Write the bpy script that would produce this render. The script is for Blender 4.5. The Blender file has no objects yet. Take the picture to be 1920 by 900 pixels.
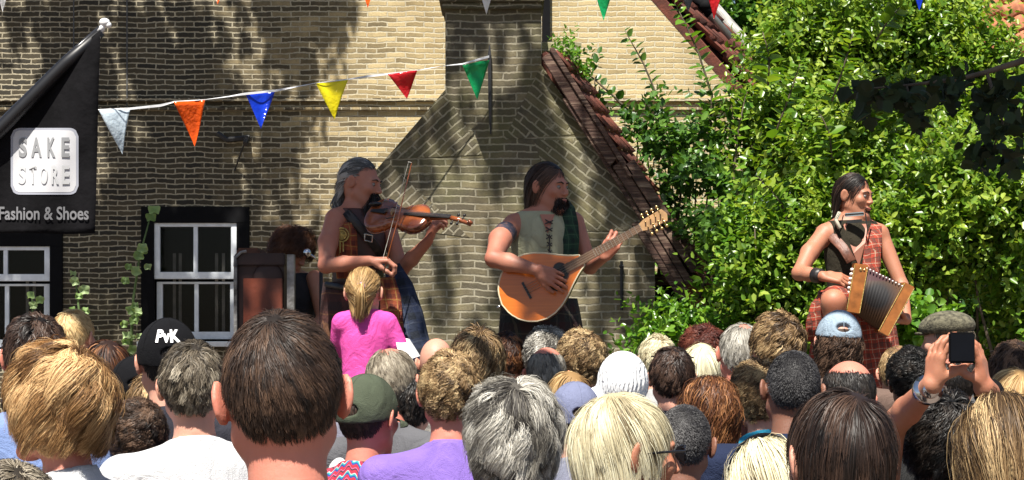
import bpy, math, random
import numpy as np
from mathutils import Vector, Matrix, Euler
R = math.radians
SC = bpy.context.scene
COL = SC.collection
# ---------------------------------------------------------------- camera
CAMH, FPX, HOR = 1.70, 3600.0, 650.0
cam_d = bpy.data.cameras.new('camera')
cam_d.sensor_width = 36; cam_d.lens = FPX / 1920 * 36
cam_d.shift_y = (HOR - 450) / 1920
cam_d.clip_start = 0.05; cam_d.clip_end = 500
cam = bpy.data.objects.new('camera', cam_d); COL.objects.link(cam)
cam.location = (0, 0, CAMH); cam.rotation_euler = (R(90), 0, 0)
SC.camera = cam
# ---------------------------------------------------------------- sky and sun
SUN_EL, SUN_AZ = 62.0, 14.0        # azimuth: degrees left of straight behind the camera
SDIR = np.array([-math.sin(R(SUN_AZ)) * math.cos(R(SUN_EL)), -math.cos(R(SUN_AZ)) * math.cos(R(SUN_EL)), math.sin(R(SUN_EL))])
world = bpy.data.worlds.new("World"); SC.world = world; world.use_nodes = True
wn = world.node_tree; wn.nodes.clear()
sky = wn.nodes.new('ShaderNodeTexSky'); sky.sky_type = 'NISHITA'; sky.sun_disc = False
sky.sun_elevation = R(SUN_EL); sky.sun_rotation = R(180 + SUN_AZ)
bg = wn.nodes.new('ShaderNodeBackground'); bg.inputs['Strength'].default_value = 0.05
wo = wn.nodes.new('ShaderNodeOutputWorld')
wn.links.new(sky.outputs[0], bg.inputs[0]); wn.links.new(bg.outputs[0], wo.inputs[0])
sun_d = bpy.data.lights.new('sun', 'SUN'); sun_d.energy = 5.0; sun_d.angle = R(0.5); sun_d.color = (1.0, 0.95, 0.86)
sun = bpy.data.objects.new('sun', sun_d); COL.objects.link(sun)
sun.rotation_euler = Vector(SDIR).to_track_quat('Z', 'Y').to_euler()
SC.view_settings.view_transform = 'Standard'; SC.view_settings.look = 'None'
SC.view_settings.exposure = 1.05; SC.view_settings.gamma = 1.0
SC.view_settings.use_curve_mapping = False
SC.cycles.max_bounces = 6; SC.cycles.transparent_max_bounces = 4
SC.cycles.use_denoising = True

def W3(px, py, Y):                  # the photograph's point at a given distance
    return np.array([(px - 960) / FPX * Y, Y, CAMH + (HOR - py) / FPX * Y])
# ---------------------------------------------------------------- object helpers
def tag(o, label=None, cat=None, group=None, kind=None):
    if label: o['label'] = label
    if cat: o['category'] = cat
    if group: o['group'] = group
    if kind: o['kind'] = kind
    return o
def empty(name, loc=(0, 0, 0), **k):
    o = bpy.data.objects.new(name, None); COL.objects.link(o)
    o.location = loc; o.empty_display_size = 0.1
    return tag(o, **k)
def link(name, me, mat=None, parent=None, smooth=False, **k):
    if mat is not None and not me.materials: me.materials.append(mat)
    o = bpy.data.objects.new(name, me); COL.objects.link(o)
    if parent is not None:
        o.parent = parent
    if smooth and len(me.polygons):
        me.polygons.foreach_set('use_smooth', np.ones(len(me.polygons), dtype=bool))
    return tag(o, **k)
def mesh_np(name, V, F, tone=None, extra=None):
    """V (n,3), F (m,k) index array"""
    V = np.asarray(V, dtype=np.float32); F = np.asarray(F, dtype=np.int32)
    me = bpy.data.meshes.new(name)
    me.vertices.add(len(V)); me.vertices.foreach_set('co', V.ravel())
    k = F.shape[1]
    me.loops.add(F.size); me.loops.foreach_set('vertex_index', F.ravel())
    me.polygons.add(len(F))
    me.polygons.foreach_set('loop_start', np.arange(0, F.size, k, dtype=np.int32))
    me.polygons.foreach_set('loop_total', np.full(len(F), k, dtype=np.int32))
    me.update(calc_edges=True)
    if tone is not None:
        a = me.attributes.new('tone', 'FLOAT', 'POINT'); a.data.foreach_set('value', np.asarray(tone, dtype=np.float32))
    return me
class MB:                           # collects simple solids into one mesh
    def __init__(s): s.v = []; s.f = []
    def add(s, vs, fs):
        n = len(s.v); s.v += [tuple(map(float, v)) for v in vs]; s.f += [tuple(i + n for i in f) for f in fs]; return s
    def box(s, a, b, M=None):
        x0, y0, z0 = a; x1, y1, z1 = b
        vs = [(x0, y0, z0), (x1, y0, z0), (x1, y1, z0), (x0, y1, z0), (x0, y0, z1), (x1, y0, z1), (x1, y1, z1), (x0, y1, z1)]
        if M is not None: vs = [tuple(M @ Vector(v)) for v in vs]
        return s.add(vs, [(3, 2, 1, 0), (4, 5, 6, 7), (0, 1, 5, 4), (1, 2, 6, 5), (2, 3, 7, 6), (3, 0, 4, 7)])
    def tube(s, pts, rad, n=8, cap=True):
        pts = [Vector(p) for p in pts]; m = len(pts)
        rads = rad if isinstance(rad, (list, tuple, np.ndarray)) else [rad] * m
        vs = []; up = Vector((0.13, 0.21, 0.97)).normalized()
        u = None
        for i, p in enumerate(pts):
            t = (pts[min(i + 1, m - 1)] - pts[max(i - 1, 0)]).normalized()
            if u is None:
                u = t.cross(up); 
                if u.length < 1e-3: u = t.cross(Vector((1, 0, 0)))
            u = (u - t * u.dot(t)).normalized(); w = t.cross(u)
            for k in range(n):
                a = 2 * math.pi * k / n
                vs.append(p + (u * math.cos(a) + w * math.sin(a)) * rads[i])
        fs = []
        for i in range(m - 1):
            for k in range(n):
                k2 = (k + 1) % n
                fs.append((i * n + k, i * n + k2, (i + 1) * n + k2, (i + 1) * n + k))
        if cap:
            fs.append(tuple(range(n))[::-1]); fs.append(tuple(range((m - 1) * n, m * n)))
        return s.add(vs, fs)
    def prism(s, poly, d, M=None):  # poly: 3D points of a flat outline, d: offset vector
        n = len(poly); P = [Vector(p) for p in poly]; Q = [p + Vector(d) for p in P]
        vs = P + Q
        if M is not None: vs = [M @ v for v in vs]
        fs = [tuple(range(n))[::-1], tuple(range(n, 2 * n))]
        for i in range(n):
            j = (i + 1) % n; fs.append((i, j, n + j, n + i))
        return s.add(vs, fs)
    def ball(s, c, r, n=10, m=7):
        r = (r, r, r) if not hasattr(r, '__len__') else r
        vs = [(c[0], c[1], c[2] + r[2])]
        for i in range(1, m):
            th = math.pi * i / m
            for k in range(n):
                a = 2 * math.pi * k / n
                vs.append((c[0] + r[0] * math.sin(th) * math.cos(a), c[1] + r[1] * math.sin(th) * math.sin(a), c[2] + r[2] * math.cos(th)))
        vs.append((c[0], c[1], c[2] - r[2])); L = len(vs) - 1
        fs = [(0, 1 + k, 1 + (k + 1) % n) for k in range(n)]
        for i in range(m - 2):
            for k in range(n):
                a = 1 + i * n + k; b = 1 + i * n + (k + 1) % n
                fs.append((a, a + n, b + n, b))
        fs += [(1 + (m - 2) * n + (k + 1) % n, 1 + (m - 2) * n + k, L) for k in range(n)]
        return s.add(vs, fs)
    def build(s, name, mat, parent=None, smooth=False, bevel=0, **k):
        me = bpy.data.meshes.new(name); me.from_pydata(s.v, [], s.f); me.update()
        import bmesh
        bm = bmesh.new(); bm.from_mesh(me); bmesh.ops.recalc_face_normals(bm, faces=bm.faces[:])
        if bevel: bmesh.ops.bevel(bm, geom=bm.edges[:], offset=bevel, segments=2, affect='EDGES', clamp_overlap=True)
        bm.to_mesh(me); bm.free()
        return link(name, me, mat, parent, smooth, **k)
# ---------------------------------------------------------------- material helpers
class NT:
    def __init__(s, name):
        s.m = bpy.data.materials.new(name); s.m.use_nodes = True; s.t = s.m.node_tree; s.t.nodes.clear()
        s.out = s.n('ShaderNodeOutputMaterial')
    def n(s, typ, ins=None, **kw):
        nd = s.t.nodes.new(typ)
        for k, v in kw.items(): setattr(nd, k, v)
        if ins:
            for k, v in ins.items(): s.set(nd, k, v)
        return nd
    def set(s, nd, k, v):
        sock = nd.inputs[k]
        if hasattr(v, 'outputs'): v = v.outputs[0]
        if hasattr(v, 'is_linked') or hasattr(v, 'links'): s.t.links.new(v, sock)
        else:
            if hasattr(v, '__len__') and len(v) == 3 and sock.type == 'RGBA': v = (*v, 1)
            sock.default_value = v
    def math(s, op, a, b=0.0, c=None, clamp=False):
        nd = s.n('ShaderNodeMath', operation=op, use_clamp=clamp); s.set(nd, 0, a); s.set(nd, 1, b)
        if c is not None: s.set(nd, 2, c)
        return nd
    def mix(s, f, a, b, mode='MIX'):
        nd = s.n('ShaderNodeMix', data_type='RGBA', blend_type=mode); s.set(nd, 0, f); s.set(nd, 6, a); s.set(nd, 7, b)
        return nd.outputs[2]
    def ramp(s, f, stops, interp='LINEAR'):
        nd = s.n('ShaderNodeValToRGB'); s.set(nd, 0, f); cr = nd.color_ramp; cr.interpolation = interp
        while len(cr.elements) < len(stops): cr.elements.new(0.5)
        for e, (p, c) in zip(cr.elements, stops):
            e.position = p; e.color = (*c, 1) if len(c) == 3 else c
        return nd.outputs[0]
    def noise(s, scale, vec=None, detail=4, rough=0.55, out=0):
        nd = s.n('ShaderNodeTexNoise', {'Scale': scale, 'Detail': detail, 'Roughness': rough})
        if vec is not None: s.set(nd, 'Vector', vec)
        return nd.outputs[out]
    def obj(s): return s.n('ShaderNodeTexCoord').outputs['Object']
    def bump(s, h, strength=0.3, dist=0.01):
        return s.n('ShaderNodeBump', {'Height': h, 'Strength': strength, 'Distance': dist})
    def bsdf(s, color, rough=0.6, normal=None, **ins):
        b = s.n('ShaderNodeBsdfPrincipled', {'Base Color': color, 'Roughness': rough})
        if normal is not None: s.set(b, 'Normal', normal)
        for k, v in ins.items(): s.set(b, k.replace('_', ' '), v)
        s.t.links.new(b.outputs[0], s.out.inputs[0]); return s.m

def plain(name, col, rough=0.6, var=0.15, scale=20, bump=0.0, bscale=None, **ins):
    t = NT(name); o = t.obj()
    f = t.noise(scale, o)
    c2 = tuple(max(0, c * (1 - 1.6 * var)) for c in col); c1 = tuple(min(1, c * (1 + var)) for c in col)
    c = t.ramp(f, [(0.3, c2), (0.7, c1)])
    nrm = t.bump(t.noise(bscale or scale * 3, o), bump, 0.01) if bump else None
    return t.bsdf(c, rough, nrm, **ins)

def brick_mat(name, pale, dark, mortar, pitch=0.05, length=0.2, rot=0.0, darkness=0.5, xgrad=None, moss=0.0, msize=0.009, lichen=0.0):
    t = NT(name); o = t.obj()
    sp = t.n('ShaderNodeSeparateXYZ', {0: o})
    u = t.math('ADD', sp.outputs[0], sp.outputs[1])
    cv = t.n('ShaderNodeCombineXYZ', {0: u, 1: sp.outputs[2], 2: 0.0})
    wob = t.noise(3.0, o, 3, 0.5, 1)
    wv = t.n('ShaderNodeVectorMath', {0: wob, 1: (0.5, 0.5, 0.5)}, operation='SUBTRACT')
    wv2 = t.n('ShaderNodeVectorMath', {0: wv, 'Scale': 0.050}, operation='SCALE')
    wobb = t.noise(28.0, o, 2, 0.5, 1)
    wv3 = t.n('ShaderNodeVectorMath', {0: wobb, 'Scale': 0.015}, operation='SCALE')
    ad0 = t.n('ShaderNodeVectorMath', {0: wv2, 1: wv3}, operation='ADD')
    ad = t.n('ShaderNodeVectorMath', {0: cv, 1: ad0}, operation='ADD')
    mp = t.n('ShaderNodeMapping', {0: ad, 'Rotation': (0, 0, rot)})
    def bt(c1, c2, mo, bias=0.0):
        nd = t.n('ShaderNodeTexBrick', {'Vector': mp, 'Color1': c1, 'Color2': c2, 'Mortar': mo, 'Scale': 1.0,
            'Mortar Size': msize, 'Mortar Smooth': 0.35, 'Bias': bias, 'Brick Width': length, 'Row Height': pitch})
        return nd
    bA = bt(pale[0], pale[1], mortar[0]); bB = bt(dark[0], dark[1], mortar[1])
    big = t.noise(0.55, o, 5, 0.6)
    fine = t.noise(6.0, o, 5, 0.65)
    # one random value per brick: some bricks in a pale area are dark and the other way round
    bR = t.n('ShaderNodeTexBrick', {'Vector': mp, 'Color1': (0, 0, 0), 'Color2': (1, 1, 1), 'Mortar': (0.5, 0.5, 0.5), 'Scale': 1.0,
            'Mortar Size': msize, 'Brick Width': length, 'Row Height': pitch})
    base = t.math('ADD', t.math('MULTIPLY', big, 1.2), t.math('MULTIPLY', fine, 0.7))
    base = t.math('ADD', base, t.math('MULTIPLY', bR, 0.55))
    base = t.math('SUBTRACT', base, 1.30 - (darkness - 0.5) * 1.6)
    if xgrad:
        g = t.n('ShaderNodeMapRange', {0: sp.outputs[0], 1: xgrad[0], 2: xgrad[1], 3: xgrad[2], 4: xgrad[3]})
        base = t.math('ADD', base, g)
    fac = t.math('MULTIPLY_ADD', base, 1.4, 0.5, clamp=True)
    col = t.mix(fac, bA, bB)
    gr = t.noise(70.0, o, 3, 0.7)
    col = t.mix(0.35, col, t.ramp(gr, [(0.3, (0.25, 0.25, 0.25)), (0.7, (1, 1, 1))]), 'MULTIPLY')
    col = t.mix(0.75, col, t.ramp(t.noise(1.1, o, 9, .7), [(0.32, (0.55, 0.52, 0.49)), (0.56, (1, 1, 1))]), 'MULTIPLY')
    if moss:
        mf = t.math('MULTIPLY', t.ramp(t.noise(1.6, o, 6, 0.7), [(0.48, (0, 0, 0)), (0.62, (1, 1, 1))]), moss)
        col = t.mix(mf, col, (0.16, 0.17, 0.035))
    if lichen:
        mf = t.math('MULTIPLY', t.ramp(t.noise(4.5, o, 6, 0.75), [(0.56, (0, 0, 0)), (0.66, (1, 1, 1))]), lichen)
        col = t.mix(mf, col, (0.50, 0.46, 0.34))
    h = t.math('SUBTRACT', t.math('MULTIPLY', gr, 0.35), bA.outputs['Fac'])
    return t.bsdf(col, 0.9, t.bump(h, 0.7, 0.012))

def leaf_mat(name, c0, c1, c2, rough=0.38, trans=0.35):
    t = NT(name)
    a = t.n('ShaderNodeAttribute', attribute_name='tone').outputs['Fac']
    c = t.ramp(a, [(0.0, c0), (0.5, c1), (1.0, c2)])
    b = t.n('ShaderNodeBsdfPrincipled', {'Base Color': c, 'Roughness': rough})
    tr = t.n('ShaderNodeBsdfTranslucent', {'Color': t.mix(1.0, c, (1.0, 1.0, 0.35), 'MULTIPLY')})
    mx = t.n('ShaderNodeMixShader', {0: trans, 1: b, 2: tr})
    t.t.links.new(mx.outputs[0], t.out.inputs[0]); return t.m
# ================================================================ ground
GZ = 0.0
g = MB(); g.add([(-120, -60, GZ), (120, -60, GZ), (120, 220, GZ), (-120, 220, GZ)], [(0, 1, 2, 3)])
tg = NT('paving'); og = tg.obj()
gb = tg.n('ShaderNodeTexBrick', {'Vector': og, 'Color1': (0.13, 0.10, 0.08), 'Color2': (0.20, 0.14, 0.10), 'Mortar': (0.08, 0.07, 0.06), 'Scale': 1, 'Mortar Size': 0.006, 'Brick Width': 0.2, 'Row Height': 0.1})
g.build('ground', tg.bsdf(tg.mix(0.4, gb, tg.ramp(tg.noise(3, og), [(0.3, (0.3, 0.3, 0.3)), (0.7, (1, 1, 1))]), 'MULTIPLY'), 0.9, tg.bump(gb.outputs['Fac'], 0.4, 0.01)), kind='structure')
# ================================================================ main brick house
WY = 18.0
pale = ((0.60, 0.47, 0.25), (0.44, 0.33, 0.16)); darkb = ((0.030, 0.026, 0.018), (0.095, 0.075, 0.042)); mort = ((0.62, 0.55, 0.39), (0.42, 0.37, 0.26))
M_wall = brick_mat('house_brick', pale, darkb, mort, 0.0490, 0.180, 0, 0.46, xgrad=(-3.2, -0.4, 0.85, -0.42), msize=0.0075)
M_tumL = brick_mat('house_brick_slanted', pale, darkb, mort, 0.0500, 0.185, R(-48.7 + 90), 0.44, xgrad=(-3.6, -0.3, 0.55, -0.40), msize=0.0075)
M_tumR = brick_mat('house_brick_slanted_right', pale, darkb, mort, 0.0500, 0.185, R(48.7 - 90), 0.25, msize=0.006)
M_black = plain('black_paint_and_shade', (0.004, 0.004, 0.005), 0.8, 0.2, Specular_IOR_Level=0.15)  # also stands in for shade in the opening and behind the panes
M_cornice = brick_mat('cornice_brick', pale, ((0.05, 0.04, 0.03), (0.10, 0.08, 0.05)), mort, 0.06, 0.09, 0, 0.60, xgrad=(-3.5, 0.5, 0.35, -0.25))
house = empty('brick_house', (0, WY, 0), label='old long house of yellow and dark brown brick behind the stage, with white sash windows', cat='house')
def rel(o, parent):                 # keep world position of a mesh built in world coordinates
    o.matrix_parent_inverse = Matrix.Translation(-Vector(parent.location)); return o
XR, ZE = W3(1392, 165, WY)[0], W3(0, 165, WY)[2]
slope = math.tan(R(48.7)); XC = -1.65; XL = 2 * XC - XR; ZP = ZE + (XR - XC) * slope
def win_rect(px0, px1, py0, py1): a = W3(px0, py1, WY); b = W3(px1, py0, WY); return a[0], b[0], a[2], b[2]
wins = [win_rect(265, 468, 388, 640), win_rect(-98, 118, 432, 655)]
# wall built as strips round the openings, front face at WY
def wall_with_holes():
    xs = sorted(set([XL, XR] + [w[0] for w in wins] + [w[1] for w in wins]))
    zs = sorted(set([0, ZE] + [w[2] for w in wins] + [w[3] for w in wins]))
    V = []; F = []
    def quad(a, b, c, d):
        n = len(V); V.extend([a, b, c, d]); F.append((n, n + 1, n + 2, n + 3))
    for i in range(len(xs) - 1):
        for j in range(len(zs) - 1):
            cx = (xs[i] + xs[i + 1]) / 2; cz = (zs[j] + zs[j + 1]) / 2
            if any(w[0] < cx < w[1] and w[2] < cz < w[3] for w in wins): continue
            quad((xs[i], WY, zs[j]), (xs[i + 1], WY, zs[j]), (xs[i + 1], WY, zs[j + 1]), (xs[i], WY, zs[j + 1]))
    n = len(V); V.extend([(XL, WY, ZE), (XR, WY, ZE), (XC, WY, ZP)]); F.append((n, n + 1, n + 2))
    D = 0.34
    for w in wins:
        x0, x1, z0, z1 = w
        quad((x0, WY, z0), (x0, WY + D, z0), (x0, WY + D, z1), (x0, WY, z1))
        quad((x1, WY, z0), (x1, WY, z1), (x1, WY + D, z1), (x1, WY + D, z0))
        quad((x0, WY, z1), (x0, WY + D, z1), (x1, WY + D, z1), (x1, WY, z1))
        quad((x0, WY, z0), (x1, WY, z0), (x1, WY + D, z0), (x0, WY + D, z0))
    # side walls
    quad((XR, WY, 0), (XR, WY + 8, 0), (XR, WY + 8, ZE), (XR, WY, ZE))
    quad((XL, WY, 0), (XL, WY, ZE), (XL, WY + 8, ZE), (XL, WY + 8, 0))
    me = bpy.data.meshes.new('wall'); me.from_pydata([tuple(map(float, v)) for v in V], [], F); me.update(); return me
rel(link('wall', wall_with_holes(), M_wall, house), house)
# slanted brickwork along the gable edges, 3 mm proud
def flat_poly(pts, off=0.003, thick=0.003):
    m = MB(); m.prism([(p[0], p[1] - off, p[2]) for p in pts], (0, thick, 0)); return m
def teeth(p0, p1, p2):
    return [p0, p1, p2]
for k in range(5):
    zt = ZE + 0.05 + k * 0.85; x_e = XR - (zt - ZE) / slope
    rel(flat_poly([(x_e, WY, zt), (x_e - 0.75, WY, zt + 0.85), (XR - (zt + 0.85 - ZE) / slope, WY, zt + 0.85)], 0.004).build('slanted_brickwork', M_tumR, house), house)
0 and rel(flat_poly([W3(-10, 20, WY), W3(70, 95, WY), W3(100, 95, WY), W3(40, -10, WY)], 0.003).build('slanted_brickwork', M_tumL, house), house)
0 and rel(flat_poly([W3(1095, 118, WY), W3(1130, 118, WY), W3(1250, 15, WY), W3(1230, -10, WY)], 0.006).build('slanted_brickwork', M_tumR, house), house)
# string course: two thin ledges with a recess between them
zc = W3(0, 198, WY)[2]
for dz, pr, hh in ((0.035, 0.050, 0.030), (-0.045, 0.035, 0.026)):
    rel(MB().box((XL - 0.02, WY - pr, zc + dz), (XR + 0.03, WY + 0.1, zc + dz + hh)).build('string_course', M_cornice, house, bevel=0.004), house)
# vertical seams of an old walled-up strip
for px in (137, 237):
    a = W3(px, 200, WY); rel(MB().box((a[0], WY - 0.006, a[2]), (a[0] + 0.012, WY + 0.01, a[2] + 1.4)).build('seam', plain('seam_mortar', (0.10, 0.10, 0.10), 0.9), house), house)
# windows
M_white = plain('white_window_paint', (0.78, 0.82, 0.86), 0.45, 0.10, 9)
tgl = NT('window_glass'); 
_b = tgl.n('ShaderNodeBsdfPrincipled', {'Base Color': (0.002, 0.0025, 0.003), 'Roughness': 0.05, 'Specular IOR Level': 0.3}); _t = tgl.n('ShaderNodeBsdfTransparent')
_m = tgl.n('ShaderNodeMixShader', {0: 0.7, 1: _b, 2: _t}); tgl.t.links.new(_m.outputs[0], tgl.out.inputs[0])
M_curt = plain('curtain', (0.28, 0.26, 0.23), 0.9, 0.2, 10)
for wi, (x0, x1, z0, z1) in enumerate(wins):
    s = WY / FPX
    sur = MB(); t = 24 * s; y0 = WY - 0.02; y1 = WY + 0.06
    sur.box((x0, y0, z1 - 30 * s), (x1, y1, z1)); sur.box((x0, y0, z0), (x0 + t, y1, z1 - 30 * s)); sur.box((x1 - t, y0, z0), (x1, y1, z1 - 30 * s))
    rel(sur.build('window_surround', M_black, house, bevel=0.003), house)
    fr = empty('window', (0, 0, 0)); fr.parent = house; fr.matrix_parent_inverse = Matrix.Translation(-Vector(house.location))
    a0, a1 = x0 + t, x1 - t; tz = z1 - 30 * s; midz = z1 - 135 * s if wi == 0 else z1 - 95 * s
    up = MB(); w = 11 * s; yy0 = WY + 0.0; yy1 = WY + 0.05
    up.box((a0, yy0, midz), (a0 + w, yy1, tz)).box((a1 - w, yy0, midz), (a1, yy1, tz)).box((a0 + w, yy0, tz - 7 * s), (a1 - w, yy1, tz)).box((a0 + w, yy0, midz), (a1 - w, yy1, midz + 13 * s))
    cx = (a0 + a1) / 2; up.box((cx - 4 * s, yy0 + .005, midz + 13 * s), (cx + 4 * s, yy1, tz - 7 * s))
    up.build('sash', M_white, fr, bevel=0.003)
    lo = MB(); b0, b1 = a0 + 3 * s, a1 - 3 * s; lz = midz - 5 * s; yy0 += 0.05; yy1 += 0.05
    lo.box((b0, yy0, z0 + 4 * s), (b0 + w, yy1, lz)).box((b1 - w, yy0, z0 + 4 * s), (b1, yy1, lz)).box((b0 + w, yy0, z0 + 4 * s), (b1 - w, yy1, z0 + 18 * s)).box((b0 + w, yy0, lz - 4 * s), (b1 - w, yy1, lz))
    lo.box((cx - 4 * s, yy0 + .005, z0 + 18 * s), (cx + 4 * s, yy1, lz - 4 * s)); lo.build('sash', M_white, fr, bevel=0.003)
    MB().box((a0 + .01, WY + 0.025, midz + .02), (a1 - .01, WY + 0.030, tz - .01)).build('pane', tgl.m, fr)
    MB().box((b0 + .01, WY + 0.075, z0 + .03), (b1 - .01, WY + 0.080, lz)).build('pane', tgl.m, fr)
    MB().box((a0 - .02, WY + 0.11, z0), (a1 + .02, WY + 0.16, z1)).build('room_shade', M_black, fr)  # black slab: darkness of the unlit room put into its colour
    for cxx in (a0 + .16, a0 + .215, cx + .17, cx + .235):
        MB().box((cxx, WY + 0.088, z0 + .05), (cxx + .028, WY + 0.096, tz - .28)).build('curtain', M_curt, fr)
    MB().box((x0 - 0.03, WY - 0.07, z0 - 0.05), (x1 + 0.03, WY + 0.1, z0)).build('sill', M_white, fr, bevel=0.004)
# tiled roof running back from the right gable edge, seen over the edge
M_tile = None
tt = NT('clay_tile'); ot = tt.obj()
M_tile = tt.bsdf(tt.mix(tt.ramp(tt.noise(4, ot, 5, .7), [(0.42, (0, 0, 0)), (0.66, (1, 1, 1))]), (0.20, 0.058, 0.036), (0.07, 0.030, 0.024)), 0.85, tt.bump(tt.noise(50, ot), 0.4, 0.01))
def tile_roof(O, e1, e2, n1, n2, w, l, name, mat, parent, amp=0.03):
    """curved pantiles: e1 down the slope, e2 along the ridge (unit), O top corner"""
    e1 = np.array(e1, float); e2 = np.array(e2, float); e1 /= np.linalg.norm(e1); e2 /= np.linalg.norm(e2)
    nn = np.cross(e2, e1); nn /= np.linalg.norm(nn)
    if nn[2] < 0: nn = -nn
    V = []; F = []
    S = 8
    prof = [0.9 * math.cos(math.pi * 2 * k / S * 0.95) for k in range(S + 1)]
    for i in range(n1):
        for j in range(n2):
            b = len(V)
            for q in range(2):
                for k in range(S + 1):
                    p = np.array(O) + e1 * (i * l + q * l * 1.08) + e2 * (j * w + k / S * w) + nn * (amp * prof[k] + (0.032 if q else 0.0) + random.uniform(-.003, .003))
                    V.append(p)
            for k in range(S + 1):
                V.append(V[b + S + 1 + k] - nn * 0.025)
            for k in range(S):
                F.append((b + k, b + k + 1, b + S + 2 + k, b + S + 1 + k))
                F.append((b + S + 1 + k, b + S + 2 + k, b + 2 * S + 3 + k, b + 2 * S + 2 + k))
    me = mesh_np(name, np.array(V), np.array(F)); 
    o = link(name, me, mat, parent, smooth=False); rel(o, parent)
    # backing slab
    c = [np.array(O), np.array(O) + e1 * n1 * l, np.array(O) + e1 * n1 * l + e2 * n2 * w, np.array(O) + e2 * n2 * w]
    m = MB(); m.prism([p - nn * 0.04 for p in c], -nn * 0.10); rel(m.build('roof_underlay', mat, parent), parent)
    return nn
e1 = np.array([1 / slope, 0, -1.0]); e1 /= np.linalg.norm(e1)
e2 = np.array([0.46, 1.0, 0.0]); e2 /= np.linalg.norm(e2)
O = np.array([XR, WY - 0.05, ZE]) + np.array([0.03, 0, 0.02]) - e1 * 4.2
nn = tile_roof(O, e1, e2, 19, 7, 0.205, 0.24, 'roof', M_tile, house)
# metal strip and verge on the roof
M_metal = plain('weathered_metal', (0.62, 0.64, 0.66), 0.35, 0.1, 12, Metallic=0.6)
p = O + e2 * 0.72 + nn * 0.085
rel(MB().tube([p + e1 * 1.6, p + e1 * 3.55], 0.035, 8).build('roof_pipe', M_metal, house, smooth=True), house)
rel(MB().ball(tuple(p + e1 * 3.15 + nn * .02), (0.075, 0.06, 0.06)).tube([p + e1 * 3.0, p + e1 * 3.25], 0.05, 8).build('pipe_bracket', M_black, house, smooth=True), house)
q = O + e2 * 1.46
rel(MB().prism([q + nn * .06, q + nn * .06 + e2 * 0.42, q + e1 * 4.45 + e2 * 0.42 + nn * .06, q + e1 * 4.45 + nn * .06], -nn * 0.2).build('verge', plain('lime_plaster', (0.50, 0.48, 0.44), 0.9, 0.35, 6, 0.5), house, bevel=0.01), house)
# far side of the roof
tile_roof(np.array([XC, WY + 0.02, ZP]), (-1 / slope, 0, -1), (0, 1, 0), 24, 20, 0.205, 0.24, 'roof', M_tile, house)
# dark vertical strip beside the chimney
a = W3(1023, 118, WY); rel(MB().box((a[0] - 0.035, WY - 0.09, a[2]), (a[0] + 0.04, WY - 0.005, a[2] + 2.2)).build('dark_strip', M_black, house), house)
# iron lamp bracket; thin strut stands in for the slanting shadow
M_iron = plain('wrought_iron', (0.02, 0.02, 0.022), 0.55, 0.3, 30)
brk = [W3(408, 250, WY - .03), W3(425, 262, WY - .05), W3(468, 258, WY - .05)]
rel(MB().tube(brk, 0.026, 6).tube([W3(462, 258, WY), W3(462, 262, WY - .24), W3(460, 270, WY - .30)], [.028, .026, .024], 6).tube([W3(440, 320, WY), W3(452, 285, WY - .12), W3(461, 264, WY - .22)], [.008, .008, .008], 6).build('lamp_bracket', M_iron, house), house)

# ================================================================ bakehouse with broad chimney in front
BY = 14.0
bake = empty('chimney_gable', (0, BY, 0), label='small outbuilding whose dark brick gable narrows upward into a broad chimney', cat='outbuilding')
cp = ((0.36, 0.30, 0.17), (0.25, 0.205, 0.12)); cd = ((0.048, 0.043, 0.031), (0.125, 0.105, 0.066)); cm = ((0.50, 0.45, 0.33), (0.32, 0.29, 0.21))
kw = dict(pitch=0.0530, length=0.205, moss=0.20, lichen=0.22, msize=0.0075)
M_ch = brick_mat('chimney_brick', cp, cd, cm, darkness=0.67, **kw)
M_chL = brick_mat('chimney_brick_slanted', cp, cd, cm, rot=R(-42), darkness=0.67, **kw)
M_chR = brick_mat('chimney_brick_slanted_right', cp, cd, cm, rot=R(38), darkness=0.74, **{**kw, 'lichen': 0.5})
def B(px, py, dy=0.0): return W3(px, py, BY) + np.array([0, dy, 0])
outline = [(622, 1130), (1228, 1130), (1228, 432), (1015, 122), (1015, -60), (835, -60), (835, 168), (622, 415)]
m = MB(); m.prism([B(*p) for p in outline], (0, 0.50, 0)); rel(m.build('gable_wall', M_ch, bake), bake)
# body of the outbuilding behind it
m = MB(); dpt = 3.2
m.prism([B(630, 1130, .5), B(1220, 1130, .5), B(1220, 440, .5), B(1010, 140, .5), B(845, 180, .5), B(630, 425, .5)], (0, dpt - .5, 0))
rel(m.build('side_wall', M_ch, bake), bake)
# slanted courses (triangles between the horizontal courses and the sloping edge)
def tri(name, pts, mat, off): rel(flat_poly([B(*p) for p in pts], off).build(name, mat, bake), bake)
tri('slanted_brickwork', [(835, 172), (905, 290), (722, 299)], M_chL, 0.004)
tri('slanted_brickwork', [(722, 300), (880, 445), (626, 412)], M_chL, 0.004)
tri('slanted_brickwork', [(1014, 124), (1100, 250), (945, 262)], M_chR, 0.004)
tri('slanted_brickwork', [(1000, 262), (1112, 264), (1228, 431), (1060, 434)], M_chR, 0.004)
# sloping brick edge on the left
d = B(622, 415) - B(835, 168)
0 and rel(MB().prism([B(835, 160), B(828, 152), B(612, 405), B(622, 415)], (0, 0.52, 0)).build('coping', M_ch, bake), bake)
# caps
rel(MB().box(B(829, 18, -.05), B(1016, 6, 0.53)).box(B(824, 6, -.08), B(1020, -12, 0.56)).build('chimney_cap', M_ch, bake, bevel=0.006), bake)
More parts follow.
